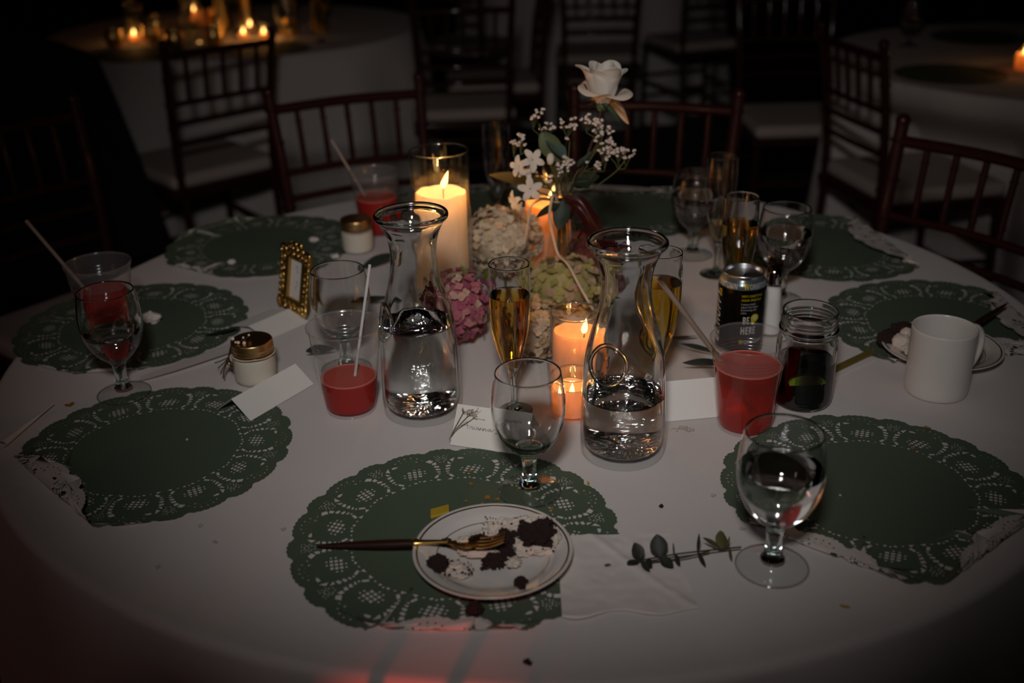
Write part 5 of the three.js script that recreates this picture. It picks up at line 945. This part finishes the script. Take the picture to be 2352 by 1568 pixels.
{
  const g = new RoundedBoxGeometry(0.0205, 0.0035, 0.0150, 3, 0.0012); const p = g.attributes.position; for (let i = 0; i < p.count; i++) { p.setY(i, p.getY(i) + 0.0022 * Math.sin(p.getX(i) * 160) + 0.0008 * nz(p.getX(i) * 200, 1, p.getZ(i) * 200)); } g.computeVertexNormals();
  solo('yellow_chip', g, yellowM, 'square yellow chip on the doily above the cake plate', 'chip', [-0.105, T + 0.0044, 0.497], 0.1);
}
const fleckGeo = merge(bits(4, 0, 0, 0.003, 0.003, 0.0008, 0.0015, 0));
for (const [x, z, l] of [[-0.359, 0.515, 'tiny dry fleck on bare cloth, first one below the near left doily'], [-0.337, 0.547, 'tiny dry fleck on bare cloth midway between the near left doily and the table edge'], [-0.385, 0.588, 'tiny dry fleck on bare cloth at the near left, closest to the table edge'], [-0.268, 0.524, 'tiny dry fleck on bare cloth at the left rim of the nearest doily'], [0.195, 0.468, 'tiny dry fleck on the cloth left of the near right doily'], [0.190, 0.538, 'tiny dry fleck on the cloth above the eucalyptus sprig'], [0.214, 0.532, 'tiny dry fleck on the cloth close to the near water goblet']]) scrap('white_fleck', [[x, z]], [fleckGeo], paleBit, l, 'fleck');
scrap('white_fleck', [[-0.429, 0.332]], [merge(bits(2, 0, 0, 0.001, 0.001, 0.0014, 0.002, 0))], paleBit, 'single white fleck on the near left doily', 'fleck');
scrap('white_fleck', [[0.332, 0.470]], [merge(bits(2, 0, 0, 0.001, 0.001, 0.0014, 0.002, 0))], paleBit, 'single white fleck on the near right doily', 'fleck');
scrap('dark_crumb', [[0.135, 0.487]], [merge(bits(3, 0, 0, 0.001, 0.001, 0.0018, 0.0028, 0))], crumbM, 'dark crumb on the cloth right of the near doily', 'crumb');
scrap('dark_crumb', [[-0.010, 0.730]], [merge(bits(5, 0, 0, 0.002, 0.002, 0.0018, 0.003, 0))], crumbM, 'dark crumb at the very front edge of the table', 'crumb');
solo('cake_crumb', merge([lump(0.008, 0.005, 0.007, 0.34, 2.7, 12, 41), ...bits(10, 0, 0, 0.007, 0.006, 0.001, 0.002, -0.003)]), cakeM, 'crumb of chocolate cake on the nearest doily below the plate', 'crumb', [-0.060, T + 0.0052, 0.662]);
const wad = (r, s) => lump(r, r * 0.55, r * 0.8, 0.5, 1.8, 9, s);
solo('paper_wad', wad(0.0075, 3), paperM, 'crumpled scrap of white paper on the crumpled back-left doily', 'paper scrap', [-0.406, T + 0.0055, -0.396]);
solo('paper_wad', wad(0.014, 5), paperM, 'crumpled white paper on the left doily, right of the goblet', 'paper scrap', [-0.590, T + 0.0085, -0.034]);
solo('paper_wad', wad(0.0065, 7), paperM, 'small white scrap at the front rim of the back-left doily', 'paper scrap', [-0.530, T + 0.0055, -0.285]);
solo('paper_wad', wad(0.0065, 9), paperM, 'small white scrap beside the back wax jar', 'paper scrap', [-0.352, T + 0.0048, -0.308]);
solo('dried_sprig', merge([...bits(14, 0, 0, 0.010, 0.005, 0.0010, 0.0022, 0.0004), tube([[-0.016, 0.0008, -0.003], [0, 0.0010, 0], [0.012, 0.0008, 0.002]], 0.0006, 10, 5)]), paleBit, 'dry blossom scrap in front of the blank white card', 'sprig', [0.182, T + 0.0006, 0.318]);

// ---------------------------------------------------------------- on the far tables
const farCandle = (x, z, R, H, ch, p, label) => candleIn([x, T + 0.0005, z], label, R, H, R - 0.006, ch, waxAmber, [0, ch - 0.001, 0], 0.026, 0.003, p, 0.006, 'far_candle', true);
farCandle(-1.040, -2.79, 0.024, 0.060, 0.022, 0.012, 'brightest little candle on the far left table');
farCandle(-1.122, -2.80, 0.024, 0.060, 0.022, 0.010, 'second bright candle on the far left table, left of the brightest');
farCandle(-1.142, -2.99, 0.024, 0.060, 0.022, 0, 'candle standing just behind the two brightest on the far left table');
farCandle(-1.545, -2.78, 0.026, 0.085, 0.026, 0.008, 'candle at the left end of the far left table');
farCandle(-1.500, -2.92, 0.026, 0.085, 0.026, 0, 'candle at the left end of the far left table, behind its neighbour');
farCandle(-1.420, -3.20, 0.034, 0.15, 0.060, 0.008, 'amber candle at the back of the far left table');
farCandle(1.515, -1.90, 0.030, 0.12, 0.050, 0.010, 'amber candle on the right-hand far table at the picture edge');
const votiveGold = lathe(smooth([[0.0, 0.001], [0.020, 0.001], [0.030, 0.012], [0.034, 0.035], [0.031, 0.055], [0.033, 0.066]], 30), 36);
[[-1.33, -2.60, 'first gold votive cup from the left at the near edge of the far left table'], [-1.20, -2.66, 'gold votive cup left of the two brightest far candles'], [-0.95, -2.86, 'gold votive cup right behind the brightest far candle'], [-1.24, -2.88, 'gold votive cup behind and left of the two brightest far candles'], [-1.47, -2.76, 'gold votive cup beside the leftmost far candle'], [-1.58, -2.66, 'gold votive cup at the left near edge of the far left table'], [-0.84, -2.90, 'gold votive cup at the right end of the far left table'], [-1.34, -3.22, 'gold votive cup at the back of the far left table']].forEach(([x, z, l]) => solo('votive_cup', votiveGold, gold, l, 'votive cup', [x, T + 0.0002, z], 0, 'gold votive cups on the far left table'));
const farGob = (x, z, label) => { const g = copyOf(goblet0, [x, T + 0.0005, z], rr(0, 6), label, 'goblets on the far tables'); return g; };
farGob(-1.30, -2.74, 'far goblet between the candles of the far left table, nearest the camera'); farGob(-0.93, -2.72, 'far goblet at the right of the brightest far candles'); farGob(-0.86, -3.05, 'far goblet at the right end of the far left table'); farGob(-1.02, -3.22, 'far goblet at the back right of the far left table'); farGob(-1.62, -3.02, 'far goblet at the far left end of the far left table'); farGob(1.318, -2.37, 'far goblet standing alone on the right-hand far table');
function farFlute(x, z, label) { return copyOf(flute0, [x, T + 0.0005, z], 0, label, 'flutes on the far tables'); }
farFlute(-1.36, -2.90, 'far champagne flute left of the middle of the far left table'); farFlute(-0.98, -3.02, 'far champagne flute behind the brightest far candles'); farFlute(-0.80, -2.70, 'far champagne flute at the front right of the far left table');
for (const [x, z, l] of [[1.28, -1.86, 'dark green doily at the near edge of the right-hand far table'], [1.62, -2.52, 'dark green doily at the back of the right-hand far table'], [-0.98, -2.55, 'dark green doily at the near edge of the far left table'], [-1.42, -2.50, 'dark green doily at the left near edge of the far left table']]) {
  const t = thing('paper_doily', l, 'doily', [x, T + 0.0008, z], 0, 'green doilies on the far tables');
  part(t, 'green_face', lathe([V2(0, 0), V2(0.165, 0), V2(0.165, 0.0004), V2(0, 0.0004)], 60), doilyGreen);
}
{ // flowers in the middle of the far left table
  const t = thing('far_bouquet', 'bunch of dried flowers in gold vases on the far left table', 'flowers', [-1.22, T, -3.10]);
  for (const [x, z, h] of [[-0.06, 0, 0.16], [0.05, 0.03, 0.13]]) part(t, 'vase', lathe(smooth([[0, 0.001], [0.03, 0.001], [0.036, 0.03], [0.026, h * 0.7], [0.03, h]], 30), 32).translate(x, 0, z), goldDark);
  const b = []; for (let k = 0; k < 46; k++) b.push(lump(0.018, 0.016, 0.018, 0.4, 2, 2, k).translate(rr(-0.16, 0.16), 0.20 + rr(-0.05, 0.12), rr(-0.10, 0.10)));
  tag(part(t, 'blossoms', merge(b), std(C(0.36, 0.24, 0.13), 0.9)), null, null, null, 'stuff');
  const s = []; for (let k = 0; k < 20; k++) s.push(tube([[rr(-0.06, 0.05), 0.10, rr(-0.01, 0.03)], [rr(-0.1, 0.1), 0.18, rr(-0.05, 0.05)], [rr(-0.15, 0.15), 0.22 + rr(0, 0.08), rr(-0.08, 0.08)]], 0.0022, 8, 5));
  part(t, 'stems', merge(s), stemGreen);
}

// ---------------------------------------------------------------- lamps behind the camera
function glow(color, k) { return new THREE.MeshStandardMaterial({ color: C(0, 0, 0), emissive: color, emissiveIntensity: k * K, roughness: 1 }); }
function lampCan(name, label, at, to, mat, r, extra) {
  const t = thing(name, label, 'lamp', at, 0);
  const d = V3(to[0] - at[0], to[1] - at[1], to[2] - at[2]).normalize(), q = new THREE.Quaternion().setFromUnitVectors(V3(0, 1, 0), d), tn = (g) => g.applyQuaternion(q);
  part(t, 'housing', tn(lathe([V2(0, -0.16), V2(r * 0.8, -0.15), V2(r, -0.12), V2(r, 0.0), V2(r - 0.004, 0.0), V2(r - 0.006, -0.11), V2(0, -0.12)], 40)), std(C(0.02, 0.02, 0.02), 0.5));
  part(t, 'lens', tn(new THREE.CylinderGeometry(r - 0.008, r - 0.008, 0.006, 32).translate(0, -0.012, 0)), mat);
  part(t, 'stand', rod([0, -0.08, 0], [0, -at[1] + 0.02, 0], 0.016), std(C(0.02, 0.02, 0.02), 0.5));
  part(t, 'foot', new THREE.CylinderGeometry(0.22, 0.24, 0.02, 32).translate(0, -at[1] + 0.01, 0), std(C(0.02, 0.02, 0.02), 0.5));
  return t;
}
lampCan('stage_lamp', 'red stage lamp on a stand behind the camera', PAR_AT, [-0.09, T - 0.02, 0.74], glow(C(1, 0.06, 0.025), 2), 0.06);
lampCan('stage_lamp', 'dim red wash lamp on a tall stand behind the camera', [WASH_AT[0], WASH_AT[1], WASH_AT[2]], [0, 1.0, 0], glow(C(1, 0.5, 0.42), 0.6), 0.09);
{
  const t = thing('flash_head', 'photographer\'s flash head above the camera', 'lamp', FLASH_AT, 0);
  const d = V3(0.03 - FLASH_AT[0], T + 0.02 - FLASH_AT[1], -0.42 - FLASH_AT[2]).normalize(), q = new THREE.Quaternion().setFromUnitVectors(V3(0, 0, -1), d);
  part(t, 'body', new RoundedBoxGeometry(0.075, 0.06, 0.10, 3, 0.008).translate(0, 0, 0.105).applyQuaternion(q), std(C(0.015, 0.015, 0.015), 0.5));
  part(t, 'window', new RoundedBoxGeometry(0.068, 0.052, 0.004, 2, 0.0015).translate(0, 0, 0.052).applyQuaternion(q), glow(C(1, 0.93, 0.88), 2), 'frosted window');
}
shade(scene);
renderer.render(scene, camera);
